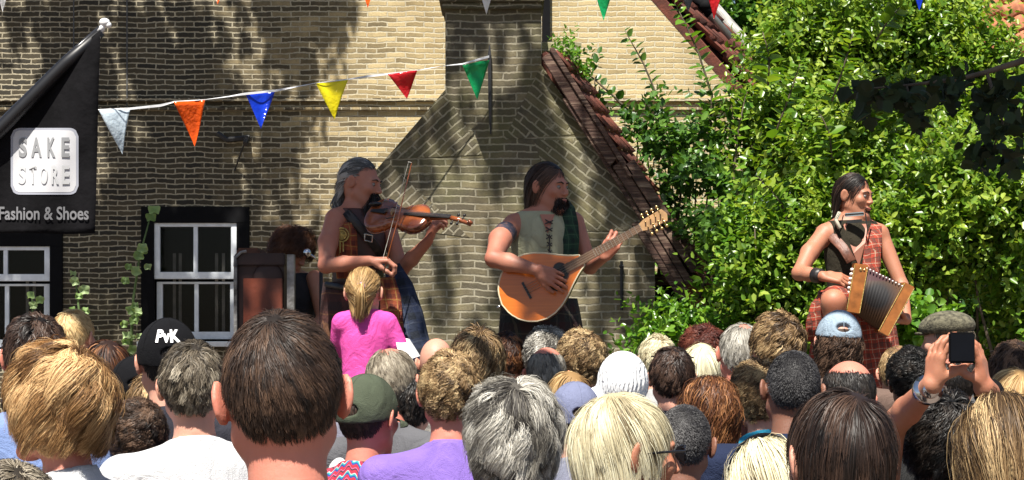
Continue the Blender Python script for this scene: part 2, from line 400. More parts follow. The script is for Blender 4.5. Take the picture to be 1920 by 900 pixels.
# anchors
rel(MB().tube([B(918, 86, -.03), B(918, 105, -.035), B(919, 200, -.035), B(920, 252, -.02)], [.004, .014, .013, .006], 6).build('iron_anchor', M_iron, bake), bake)
rel(MB().tube([B(1165, 490, -.03), B(1165, 582, -.03)], [.012, .012], 6).tube([B(1161, 500, -.03), B(1169, 500, -.03)], .014, 6).build('iron_anchor', M_iron, bake), bake)
# white downpipe
rel(MB().tube([B(1012, -30, .56), B(1013, 106, .56)], 0.021, 8).build('downpipe', plain('white_plastic', (0.75, 0.75, 0.75), 0.4, 0.05), bake, smooth=True), bake)
# side pillar
rel(MB().box(B(1020, 175, .62), B(1090, 60, 1.0)).box(B(1016, 72, .60), B(1096, 54, 1.03)).build('brick_pillar', brick_mat('pillar_brick', ((0.40, 0.36, 0.22), (0.3, 0.26, 0.15)), cd, cm, darkness=0.42, **{**kw, 'moss': 0.7}), bake), bake)
# right slope: worn wooden verge boards and red tiles running back
tw = NT('old_wood'); ow = tw.obj()
mpw = tw.n('ShaderNodeMapping', {0: ow, 'Rotation': (0, R(-55.5), 0), 'Scale': (2, 20, 30)})
fw = tw.noise(1.5, mpw, 6, .7)
M_wood = tw.bsdf(tw.ramp(fw, [(0.35, (0.022, 0.013, 0.010)), (0.5, (0.085, 0.042, 0.030)), (0.64, (0.26, 0.18, 0.13))]), 0.85, tw.bump(fw, 0.6, 0.02))
r0 = B(1012, 108, -.10); r1 = B(1262, 500, -.10); rd = (r1 - r0) / np.linalg.norm(r1 - r0); rn = np.array([-rd[2], 0, rd[0]]); rn = rn if rn[2] > 0 else -rn
L = np.linalg.norm(r1 - r0)
def board(a, b, lo, hi, y0, y1, jit=0.0):
    pts = [r0 + rd * a + rn * lo, r0 + rd * b + rn * (lo + jit), r0 + rd * (b + random.uniform(-.03, .03)) + rn * (hi + jit), r0 + rd * a + rn * hi]
    return [(p + np.array([0, y0, 0])) for p in pts], (0, y1 - y0, 0)
random.seed(4)
bd = MB(); 
for (a, b, lo, hi, y0, y1) in ((0.02, .95, 0.0, .075, 0, .04), (.96, L * .995, .01, .085, 0, .04), (.0, 1.1, .078, .115, -.02, .12), (1.0, L + .10, .088, .17, -.02, .10), (.35, 1.6, -.03, -.002, .02, .06)):
    pts, dd = board(a, b, lo, hi, y0, y1, random.uniform(-.01, .01)); bd.prism(pts, dd)
rel(bd.build('verge_board', M_wood, bake, bevel=0.004), bake)
eb = MB()
for k in range(4):
    pts, dd = board(L - .42 + k * .05, L + .26 - .05 * k, -.10 + k * .055, -.048 + k * .055, -.03 - k * .01, .02 + k * .02, random.uniform(-.02, .02)); eb.prism(pts, dd)
rel(eb.build('eaves_board', M_wood, bake, bevel=0.004), bake)
e2b = np.array([0.40, 1.0, 0.0]); Ob = r0 + rn * 0.10 + np.array([0, .12, 0]) - rd * .02
tile_roof(Ob, rd, e2b, 13, 3, 0.13, 0.172, 'roof', M_tile, bake, 0.014)
# solid black box paints the dark of the opening under the eaves
rel(MB().box(B(1231, 700, .6), B(1345, 515, 2.2)).build('opening_shade', M_black, bake), bake)
rel(MB().box(B(1231, 530, .2), B(1350, 512, .62)).build('opening_beam', M_wood, bake), bake)
# ================================================================ far cottage roof at the top right
cot = empty('cottage', (4.6, 17.5, 0), label='far cottage with orange round-ended clay tiles, at the top right behind the trees', cat='cottage')
M_or = plain('orange_tile', (0.52, 0.20, 0.10), 0.8, 0.3, 8, 0.3)
p0 = W3(1846, 92, 17.5); 
rel(MB().box((p0[0], 17.5, 0), (p0[0] + 3, 20, p0[2])).build('cottage_wall', plain('cottage_plaster', (0.45, 0.38, 0.30), 0.9), cot), cot)
tile_roof((p0[0] - .05, 18.1, p0[2] + 1.0), (0.0, -.5, -.75), (1, 0, 0), 6, 13, 0.20, 0.20, 'roof', M_or, cot, 0.05)
# ================================================================ leaves
rng = np.random.default_rng(7)
def unit(v): return v / np.maximum(np.linalg.norm(v, axis=-1, keepdims=True), 1e-9)
def leaf_mesh(name, P, D, N, Ls, Ws, tone, fold=0.25, wide=False):
    """P base points, D direction, N leaf normal, L length, W half width"""
    D = unit(D); S = unit(np.cross(D, N)); N = unit(np.cross(S, D)); n = len(P)
    L = Ls[:, None]; Wd = Ws[:, None]
    a, b = (0.30, 0.72)
    wa, wb = (1.0, 0.75)
    droop = -N * L * 0.10
    V = np.stack([P, P + D * L * a + S * Wd * wa + N * Wd * fold, P + D * L * b + S * Wd * wb + N * Wd * fold + droop * .4, P + D * L + droop,
                  P + D * L * b - S * Wd * wb + N * Wd * fold + droop * .4, P + D * L * a - S * Wd * wa + N * Wd * fold], 1).reshape(-1, 3)
    i = np.arange(n)[:, None] * 6
    F = np.concatenate([i + np.array([[0, 1, 2, 3]]), i + np.array([[0, 3, 4, 5]])], 0)
    return mesh_np(name, V, F, np.repeat(tone, 6))
def sprays(P, D, nl, step, Lm, rs, spread=0.9, up=0.5):
    """leaves set alternately along short twigs. returns P,D,N,L,tone arrays"""
    n = len(P); k = np.arange(nl)
    D = unit(D)
    A = unit(np.cross(D, rs.normal(size=(n, 3)))); Bv = np.cross(D, A)
    t = (k[None, :] + rs.uniform(0, .6, (n, nl))) * step
    bend = rs.normal(size=(n, 1, 3)) * 0.25
    pos = P[:, None] + D[:, None] * t[..., None] + bend * (t[..., None] ** 2) / max(step * nl, 1e-6)
    ang = k[None, :] * 2.4 + rs.uniform(0, 6.3, (n, 1))
    rad = A[:, None] * np.cos(ang)[..., None] + Bv[:, None] * np.sin(ang)[..., None]
    dr = unit(D[:, None] * 0.6 + rad * spread + rs.normal(size=(n, nl, 3)) * 0.15)
    nr = unit(np.array([0, 0, 1.0]) * up + rs.normal(size=(n, nl, 3)) * 0.45 + D[:, None] * .4 + SDIR * 0.3)
    L = Lm * rs.uniform(0.6, 1.25, (n, nl)) * (1 - 0.35 * (k / nl)[None, :])
    tw = rs.uniform(-0.22, 0.22, (n, 1)) + rs.uniform(-0.28, 0.28, (n, nl)) + 0.45 + 0.25 * (k / nl)[None, :]
    return pos.reshape(-1, 3), dr.reshape(-1, 3), nr.reshape(-1, 3), L.ravel(), np.clip(tw.ravel(), 0, 1)
M_bark = plain('bark', (0.10, 0.075, 0.05), 0.9, 0.4, 15, 0.6)
def stems(pts_list, name, parent, mat=None, n=6):
    m = MB()
    for pts, rad in pts_list: m.tube(pts, rad, n)
    return m.build(name, mat or M_bark, parent, smooth=True)
def bush(name, label, cat, base, blobs, ntw, nl, step, Lm, mat, rs, group=None, aspect=0.27, top_bias=0.0, up=.5, frontbias=0.5, clumps=16):
    """blobs: list of (centre, radii, weight): crowns made of twigs whose tips sit near the blob surfaces"""
    root = empty(name, base, label=label, cat=cat, group=group)
    P = []; D = []
    if clumps:
        nb = []
        for (c, r, w) in blobs:
            for _ in range(clumps):
                uu = unit(rs.normal(size=3)); 
                if uu[1] > .3: uu[1] *= -1
                f_ = rs.uniform(.35, .95); k_ = rs.uniform(.20, .40)
                nb.append((np.array(c) + uu * np.array(r) * f_, np.array([r[0] * k_, .16, r[2] * k_ * .85]), w * rs.uniform(.5, 1.3)))
        sb, blobs = blobs, nb
    wts = np.array([b[2] for b in blobs], float); wts /= wts.sum()
    for (c, r, w), f in zip(blobs, wts):
        n = int(ntw * f); u = unit(rs.normal(size=(n * 3, 3))); 
        keep = (u[:, 1] < 0.35) | (rs.uniform(size=len(u)) > frontbias)
        u = u[keep][:n]; n = len(u)
        lump = 1 + 0.16 * np.sin(u[:, 0:1] * 9 + c[0] * 3) * np.cos(u[:, 2:3] * 8 + c[2]) + 0.10 * np.sin(u[:, 1:2] * 17 + u[:, 2:3] * 13)
        q = rs.uniform(0.55, 1.0, (n, 1)) ** 0.6
        P.append(np.array(c) + u * np.array(r) * q * lump)
        D.append(unit(u + np.array([0, -.1, 0.65]) + rs.normal(size=(n, 3)) * 0.35))
    P = np.concatenate(P) - np.array(base); D = np.concatenate(D)
    p, d, nr, L, tn = sprays(P, D, nl, step, Lm, rs, up=up)
    me = leaf_mesh('foliage', p, d, nr, L, L * aspect, tn)
    link('foliage', me, mat, root)
    st = []
    for (c, r, w) in (sb if clumps else blobs):
        c = np.array(c) - np.array(base)
        b0 = np.array([c[0] * 0.5 + rs.uniform(-.1, .1), c[1] * .5, 0])
        for k in range(3):
            e = c + rs.normal(size=3) * np.array(r) * 0.4
            mid = (b0 + e) / 2 + rs.normal(size=3) * 0.08
            st.append(([b0, mid, (mid + e) / 2 + rs.normal(size=3) * .06, e], [0.026, 0.017, 0.009, 0.004]))
    stems(st, 'branches', root)
    return root
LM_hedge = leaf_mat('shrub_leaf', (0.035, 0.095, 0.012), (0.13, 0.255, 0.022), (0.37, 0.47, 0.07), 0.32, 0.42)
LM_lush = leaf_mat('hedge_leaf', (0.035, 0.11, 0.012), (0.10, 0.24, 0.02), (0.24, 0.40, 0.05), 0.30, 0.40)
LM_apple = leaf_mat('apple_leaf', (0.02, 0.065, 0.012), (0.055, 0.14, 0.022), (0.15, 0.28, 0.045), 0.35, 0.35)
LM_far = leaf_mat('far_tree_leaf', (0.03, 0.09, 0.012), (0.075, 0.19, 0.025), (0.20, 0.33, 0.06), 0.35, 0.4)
LM_shaded = leaf_mat('shaded_leaf', (0.006, 0.014, 0.004), (0.011, 0.026, 0.005), (0.018, 0.040, 0.008), 0.8, 0.15)  # near-black greens put the branch's shade into the leaf colour
LM_herb = leaf_mat('herb_leaf', (0.12, 0.22, 0.06), (0.28, 0.42, 0.14), (0.50, 0.62, 0.32), 0.5, 0.4)
rs = np.random.default_rng(11)
# right-hand shrubs, front row
def PB(px, py, Y, rpx, rpy, ry, w=1.0):
    s = Y / FPX; return (tuple(W3(px, py, Y)), (rpx * s, ry, rpy * s), w)
G1 = 'sunlit leafy shrubs filling the right side behind the stage'
bush('leafy_shrub', 'bright green broad shrub directly behind the accordion player', 'shrub', (2.35, 13.6, 0),
     [PB(1560, 300, 13.6, 160, 150, .45, 2), PB(1480, 480, 13.2, 130, 140, .4, 2), PB(1600, 520, 13.3, 120, 130, .4, 1.6), PB(1500, 640, 13.3, 170, 90, .4, 1), PB(1480, 820, 13.4, 170, 120, .4, .8), PB(1720, 820, 13.4, 170, 120, .4, .8)], 1750, 11, 0.028, 0.080, LM_hedge, rs, G1)
bush('leafy_shrub', 'yellow-green shrub at the right edge, below the dark hanging branch', 'shrub', (3.6, 13.2, 0),
     [PB(1760, 400, 13.0, 130, 120, .4, 2), PB(1880, 420, 12.9, 100, 150, .4, 2), PB(1720, 520, 13.2, 90, 70, .35, 1.0), PB(1960, 640, 13.2, 120, 130, .4, 1.0), PB(1960, 860, 13.2, 120, 120, .4, .8)], 1250, 11, 0.028, 0.080, LM_hedge, rs, G1)
bush('leafy_shrub', 'tall light green shrub rising to the top of the picture right of the tiled roof', 'shrub', (2.5, 15.0, 0),
     [PB(1520, 130, 15.0, 120, 120, .5, 2), PB(1640, 110, 15.2, 140, 140, .5, 2), PB(1450, 240, 14.6, 75, 100, .4, 1.2)], 1550, 11, 0.028, 0.080, LM_hedge, rs, G1)
bush('leafy_shrub', 'tall green shrub in the upper right corner in front of the far cottage', 'shrub', (4.0, 15.4, 0),
     [PB(1780, 150, 15.2, 120, 110, .5, 2), PB(1900, 215, 15.0, 110, 60, .5, 1.5), PB(1740, 20, 15.6, 100, 110, .4, 1.4), PB(1800, 290, 14.6, 160, 90, .4, 1.4)], 1500, 11, 0.028, 0.080, LM_hedge, rs, G1)
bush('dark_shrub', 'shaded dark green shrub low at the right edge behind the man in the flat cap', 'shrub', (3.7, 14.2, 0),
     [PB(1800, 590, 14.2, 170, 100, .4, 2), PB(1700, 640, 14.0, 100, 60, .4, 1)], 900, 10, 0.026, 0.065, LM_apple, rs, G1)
bush('low_plant', 'bright low leafy plant beside the accordion player and the flat cap', 'plant', (2.55, 11.9, 0),
     [PB(1712, 620, 11.6, 50, 32, .2, 1)], 150, 8, 0.022, 0.085, LM_lush, rs, aspect=.38)
# shrubs in front of the right roof of the outbuilding
GA = 'fruit tree and climbers round the right of the outbuilding'
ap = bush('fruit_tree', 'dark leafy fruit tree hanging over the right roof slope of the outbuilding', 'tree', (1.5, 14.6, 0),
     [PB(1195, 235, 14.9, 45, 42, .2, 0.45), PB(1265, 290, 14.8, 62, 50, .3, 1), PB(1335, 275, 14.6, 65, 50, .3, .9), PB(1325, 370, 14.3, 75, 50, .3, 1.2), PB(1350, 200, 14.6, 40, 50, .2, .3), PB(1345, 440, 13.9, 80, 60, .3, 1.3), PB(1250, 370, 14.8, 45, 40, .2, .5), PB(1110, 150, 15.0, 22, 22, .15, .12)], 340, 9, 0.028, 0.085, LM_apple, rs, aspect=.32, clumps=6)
bush('leafy_shrub', 'mid green shrub between the outbuilding roof and the accordion player', 'shrub', (1.7, 13.5, 0),
     [PB(1425, 500, 13.4, 70, 110, .35, 2), PB(1300, 628, 13.3, 60, 18, .2, .35), PB(1225, 632, 13.2, 30, 22, .15, .15)], 700, 10, 0.028, 0.080, LM_lush, rs, G1)
# upright shoots
def shoot(pts, Y, nl, Lm, parent, mat=LM_apple, rad=0.012, asp=.34):
    P3 = [W3(x, y, Y) for x, y in pts]; P3 = np.array(P3); b = np.array(parent.location)
    tpar = np.linspace(0, 1, nl); seg = np.linspace(0, 1, len(P3))
    pos = np.stack([np.interp(tpar, seg, P3[:, i]) for i in range(3)], 1)
    dirv = unit(np.gradient(pos, axis=0)); side = np.where(np.arange(nl) % 2 == 0, 1, -1)[:, None]
    sidev = np.stack([-dirv[:, 2], rs.normal(size=nl) * .5, dirv[:, 0]], 1) * side
    D = unit(dirv * 0.35 + sidev + np.array([0, -.25, 0]) + rs.normal(size=(nl, 3)) * .2)
    N = unit(np.array([0, -.35, 1.0]) + rs.normal(size=(nl, 3)) * .3)
    L = Lm * rs.uniform(.75, 1.2, nl) * (1.1 - 0.5 * tpar)
    link('foliage', leaf_mesh('foliage', pos - b, D, N, L, L * asp, np.clip(rs.uniform(.2, .8, nl) + .2 * tpar, 0, 1)), mat, parent)
    stems([([tuple(p - b) for p in P3], list(np.linspace(rad, .003, len(P3))))], 'branch', parent)
shoot([(1262, 270), (1240, 200), (1207, 120), (1172, 58)], 14.9, 34, 0.11, ap)
shoot([(1330, 250), (1335, 180), (1310, 100), (1285, 45), (1265, 5)], 14.6, 34, 0.12, ap, LM_lush)
shoot([(1270, 420), (1280, 330), (1262, 260)], 14.5, 22, 0.10, ap)
shoot([(1200, 230), (1150, 180), (1110, 145), (1085, 128)], 15.0, 26, 0.09, ap)
shoot([(1400, 430), (1375, 330), (1385, 240), (1400, 170)], 13.7, 30, 0.11, ap, LM_lush)
shoot([(1310, 560), (1340, 470), (1365, 420)], 13.6, 26, 0.10, ap, LM_lush)
hz_ = bpy.data.objects['leafy_shrub']
for (x0, y0, x1, y1) in ((1450, 260, 1500, 120), (1560, 190, 1600, 60), (1480, 430, 1420, 330), (1700, 330, 1760, 250), (1790, 420, 1840, 330), (1560, 300, 1530, 200), (1860, 470, 1900, 380), (1690, 470, 1720, 380), (1640, 80, 1690, 10), (1440, 160, 1430, 60)):
    shoot([(x0, y0), ((x0 * 2 + x1) / 3 + 6, (y0 * 2 + y1) / 3 - 14), ((x0 + 2 * x1) / 3 + 4, (y0 + 2 * y1) / 3 - 8), (x1, y1)], 12.9, 26, 0.115, hz_, LM_hedge, .008, .32)
mossy = bush('climber', 'small green creeper on top of the tiled slope beside the brick pillar', 'climbing plant', (0.4, 14.6, 0),
     [PB(1060, 105, 14.4, 26, 26, .15, 1), PB(1075, 135, 14.3, 26, 22, .15, 1)], 60, 8, 0.018, 0.05, LM_lush, rs)
# backdrop trees
GB = 'trees closing the view beyond the garden'
for i, (px, py, rx, ry, Y, lab) in enumerate([(1480, 120, 260, 330, 21.5, 'big leafy tree rising behind the tiled house roof'),
        (1760, 200, 260, 330, 20.5, 'big leafy tree behind the tallest shrubs at the right'), (2050, 250, 230, 380, 19.5, 'big leafy tree at the right edge of the picture'),
        (1600, 520, 420, 200, 17.5, 'dense dark tree low behind the garden shrubs')]):
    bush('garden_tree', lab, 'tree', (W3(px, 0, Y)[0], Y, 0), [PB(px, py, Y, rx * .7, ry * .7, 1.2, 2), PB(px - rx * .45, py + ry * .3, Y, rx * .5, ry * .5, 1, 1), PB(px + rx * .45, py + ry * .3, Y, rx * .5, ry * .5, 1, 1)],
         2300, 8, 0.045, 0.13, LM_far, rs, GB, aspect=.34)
# hollyhocks by the windows: stems with round pale leaves
def hollyhock(pts, Y, heads, label):
    base = W3(pts[0][0], 0, Y); base[2] = 0
    root = empty('hollyhock', tuple(base), label=label, cat='plant', group='hollyhocks growing against the house wall')
    P3 = [W3(x, y, Y) - base for x, y in pts]
    P3 = [np.array([P3[0][0], P3[0][1], 0])] + P3
    stems([(P3, list(np.linspace(.02, .006, len(P3))))], 'stem', root, plain('green_stem', (0.10, 0.16, 0.05), 0.7))
    V = []; F = []; T = []
    for (x, y, r) in heads:
        c = W3(x, y, Y - rs.uniform(.02, .12)) - base; rr = r * Y / FPX; n = unit(np.array([rs.uniform(-.5, .5), -1, rs.uniform(.0, .7)]))
        a = unit(np.cross(n, [0, 0, 1])); b = np.cross(a, n); k0 = len(V); V.append(c + n * -.015 * 1); tn = rs.uniform(.35, 1); T.append(tn * .6)
        for k in range(20):
            th = k / 20 * 6.283; q = rr * (1 + .10 * math.sin(5 * th + x)); V.append(c + (a * math.cos(th) + b * math.sin(th)) * q + n * .02 * math.sin(3 * th)); T.append(tn)
        for k in range(20): F.append((k0, k0 + 1 + k, k0 + 1 + (k + 1) % 20))
    link('foliage', mesh_np('foliage', np.array(V), np.array(F), T), LM_herb, root)
def rh(pts, n, spread, r0, r1):
    o = []
    for k in range(n):
        t = rs.uniform(); x = np.interp(t, np.linspace(0, 1, len(pts)), [p[0] for p in pts]); y = np.interp(t, np.linspace(0, 1, len(pts)), [p[1] for p in pts])
        o.append((x + rs.normal() * spread, y + rs.normal() * spread * .5, rs.uniform(r0, r1)))
    return o
h1 = [(245, 660), (250, 560), (262, 480), (285, 395)]
hollyhock(h1, 17.7, [(289, 393, 11), (283, 407, 10), (267, 465, 10), (260, 479, 10), (255, 508, 10), (241, 500, 7), (235, 526, 8), (277, 500, 7), (255, 586, 10), (270, 470, 7)] + rh(h1[:2], 16, 8, 4, 9), 'tall hollyhock stem with pale leaves left of the right-hand window')
h2 = [(150, 660), (148, 580), (140, 510)]
hollyhock(h2, 17.7, [(140, 527, 9), (158, 543, 10), (148, 555, 7), (137, 512, 6)] + rh(h2[:2], 12, 9, 4, 8), 'short hollyhock between the two windows')
h3 = [(62, 660), (62, 600), (60, 550)]
hollyhock(h3, 17.7, [(58, 553, 9), (75, 562, 8), (62, 572, 8)] + rh(h3[:2], 8, 9, 4, 8), 'short hollyhock in front of the left-hand window')
# ================================================================ overhead tree: its crown is above the picture and throws the dappled shade
oroot = empty('shade_tree', (-5.5, 8.5, 0), label='big tree whose dark leafy branch hangs in at the upper right and shades the stage', cat='tree')
ob = np.array([-5.5, 8.5, 0.0])
targets = []   # (px, py, Y, rpx, rpy, number of twigs, height of the leaves)
def T(px, py, Y, rx, ry, n, h=9.5): targets.append((px, py, Y, rx, ry, n, h))
# left wall
T(330, 110, 18, 90, 120, 178); T(520, 90, 18, 45, 110, 76); T(600, 60, 18, 26, 75, 38); T(668, 75, 18, 22, 55, 34)
T(140, 120, 18, 30, 120, 51); T(60, 30, 18, 60, 35, 25); T(350, 330, 18, 160, 110, 195); T(120, 460, 18, 140, 160, 280); T(420, 560, 18, 160, 110, 221); T(540, 260, 18, 60, 60, 25); T(560, 470, 18, 60, 90, 51)
# chimney
T(870, 60, 14, 45, 70, 26); T(975, 150, 14, 40, 160, 45); T(790, 250, 14, 60, 60, 18); T(960, 330, 14, 60, 90, 26); T(760, 480, 14, 60, 110, 26); T(1150, 470, 14, 90, 80, 26); T(1100, 330, 14, 60, 60, 14); T(900, 560, 14, 120, 70, 21)
T(1190, 560, 14, 60, 90, 18); T(650, 560, 14, 40, 90, 14)
# performers
T(690, 350, 9.8, 40, 55, 40, 9); T(690, 460, 9.8, 60, 60, 26, 9); T(1020, 350, 10, 35, 50, 34, 9); T(1060, 440, 10, 35, 50, 18, 9); T(1000, 500, 9.6, 40, 16, 8, 9); T(540, 520, 10.6, 80, 80, 150, 9); T(740, 600, 9.9, 60, 60, 60, 9)
# low right shrub, roof
T(1800, 590, 14.1, 180, 70, 160); T(1290, 560, 13.5, 60, 50, 50); T(1240, 300, 13.9, 70, 70, 35)
# the hanging branch itself
T(1840, 240, 5.6, 110, 120, 420, 5.5); T(1700, 180, 5.6, 110, 60, 330, 5.5)
P = []
for (px, py, Y, rx, ry, n, h) in targets:
    c = W3(px, py, Y)
    cn = max(3, n // 14)
    a = rs.uniform(0, 6.283, cn); q = np.sqrt(rs.uniform(0, 1, cn))
    cc = np.stack([W3(px + rx * qq * math.cos(aa), py + ry * qq * math.sin(aa), Y) for qq, aa in zip(q, a)])
    cc = cc[rs.integers(0, cn, n)] + rs.normal(size=(n, 3)) * 0.10
    tt_ = (h + rs.uniform(-1.2, 1.2, n) - cc[:, 2]) / SDIR[2]
    P.append(cc + SDIR * tt_[:, None])
P = np.concatenate(P)
# gaps in the crown where the photograph has sun
gaps = [(14, 860, 250, 40, 30), (14, 1010, 350, 26, 60), (14, 700, 420, 30, 40), (14, 1120, 500, 34, 40), (14, 890, 480, 30, 60), (14, 980, 120, 16, 30), (18, 500, 150, 46, 60), (18, 420, 130, 16, 50), (18, 330, 60, 18, 40), (18, 280, 250, 14, 60), (18, 560, 440, 30, 60), (14, 1000, 460, 40, 120), (14, 760, 430, 40, 70), (14, 1150, 470, 30, 40), (14, 700, 600, 30, 50), (14, 1030, 240, 30, 40), (14, 1090, 560, 40, 60), (14, 935, 100, 12, 60), (18, 210, 110, 26, 75), (18, 45, 125, 42, 55), (18, 725, 220, 125, 260), (18, 575, 330, 45, 60), (18, 615, 150, 20, 90), (18, 450, 150, 12, 60), (18, 300, 300, 20, 40), (18, 470, 320, 30, 25), (18, 170, 560, 30, 40), (18, 395, 60, 14, 40), (18, 90, 30, 14, 25), (18, 365, 500, 62, 50), (18, 45, 520, 60, 36), (18, 210, 330, 16, 60), (18, 540, 100, 10, 40),
    (14, 800, 262, 32, 42), (14, 880, 150, 26, 55), (14, 955, 190, 22, 55), (14, 850, 400, 30, 75), (14, 880, 590, 60, 30), (14, 1200, 540, 24, 80), (14, 1085, 330, 36, 34), (14, 800, 540, 40, 36), (14, 990, 60, 20, 26), (14, 1120, 400, 26, 30), (14, 905, 290, 20, 24), (14, 870, 45, 20, 20),
    (12.5, 225, 240, 34, 45), (12.8, 358, 225, 34, 45), (13.1, 490, 205, 30, 40), (13.3, 624, 185, 34, 40), (13.5, 757, 158, 34, 30), (13.8, 893, 148, 30, 40),
    (9.8, 612, 450, 26, 60), (9.6, 700, 490, 40, 20), (9.6, 790, 460, 40, 50), (9.5, 745, 405, 60, 22), (9.7, 940, 450, 26, 40), (9.6, 985, 575, 45, 28), (9.7, 1150, 465, 40, 20), (10.0, 1035, 320, 24, 18), (9.8, 675, 300, 26, 14)]
keep = np.ones(len(P), bool)
for (gy, gpx, gpy, grx, gry) in gaps:
    q = P - SDIR * ((P[:, 1] - gy) / SDIR[1])[:, None]
    ex = (960 + q[:, 0] / gy * FPX - gpx) / grx; ey = (HOR - (q[:, 2] - CAMH) / gy * FPX - gpy) / gry
    keep &= (ex * ex + ey * ey > 1.0) | (P[:, 2] < 7.0)
P = P[keep]
p, d, nr, L, tn = sprays(P - ob, unit(rs.normal(size=P.shape) + np.array([0, 0, .3])), 8, .030, 0.12, rs)
link('crown', leaf_mesh('crown', p, d, nr, L, L * .42, tn), LM_far, oroot)
lst = [([(0, 0, 0), (.2, 0, 3), (.6, .2, 6.5), (1.2, .2, 9)], [.34, .27, .22, .12])]
for k in range(26):
    e = P[rs.integers(0, len(P))] - ob; s0 = np.array([.45, .15, rs.uniform(5.0, 7.5)])
    lst.append(([s0, (s0 + e) / 2 + np.array([0, 0, .5]), e], [.10, .05, .012]))
stems(lst, 'trunk', oroot, n=8)
# hanging branch with big leaves coloured dark for its shade
bp = [(2150, 60), (1990, 90), (1905, 118), (1850, 135), (1800, 148), (1700, 160), (1610, 168)]
BYY = 5.6
B3 = [W3(x, y, BYY) - ob for x, y in bp]
up0 = np.array([2.6, -2.9, 3.6]) + np.array([5.5, 0, 0]) * 0.5
stems([([np.array([.6, .15, 6.0]), np.array([5.0, -2.0, 5.6]), np.array([8.2, -2.9, 4.6])] + B3, [.11, .08, .05] + [.022, .016, .010, .008, .007, .004, .002]),
       ([B3[3], W3(1880, 230, BYY) - ob, W3(1850, 310, BYY) - ob], [.006, .004, .002]), ([B3[5], W3(1710, 210, BYY) - ob], [.004, .002])], 'branch', oroot)
cl = [(1615, 175, 16, 22), (1625, 200, 16, 16), (1665, 180, 26, 12), (1710, 190, 20, 14), (1722, 225, 20, 10), (1760, 170, 26, 20), (1790, 165, 26, 20), (1850, 200, 30, 26), (1880, 160, 30, 20), (1900, 210, 30, 34), (1870, 260, 34, 30), (1850, 300, 26, 22), (1900, 300, 20, 8), (1690, 170, 16, 10)]
Lp = []
for (x, y, n, sp) in cl:
    for k in range(int(n * 1.25)): Lp.append(W3(x + rs.normal() * sp * .85, y + rs.normal() * sp * .75, BYY + rs.normal() * .10))
Lp = np.array(Lp) - ob; n = len(Lp)
D = unit(rs.normal(size=(n, 3)) * 1.1 + np.array([-.2, 0, -.6])); N = unit(rs.normal(size=(n, 3)) + np.array([0, -.8, .4]))
Ls = rs.uniform(.022, .058, n)
link('foliage', leaf_mesh('foliage', Lp, D, N, Ls, Ls * .42, rs.uniform(0, 1, n)), LM_shaded, oroot)
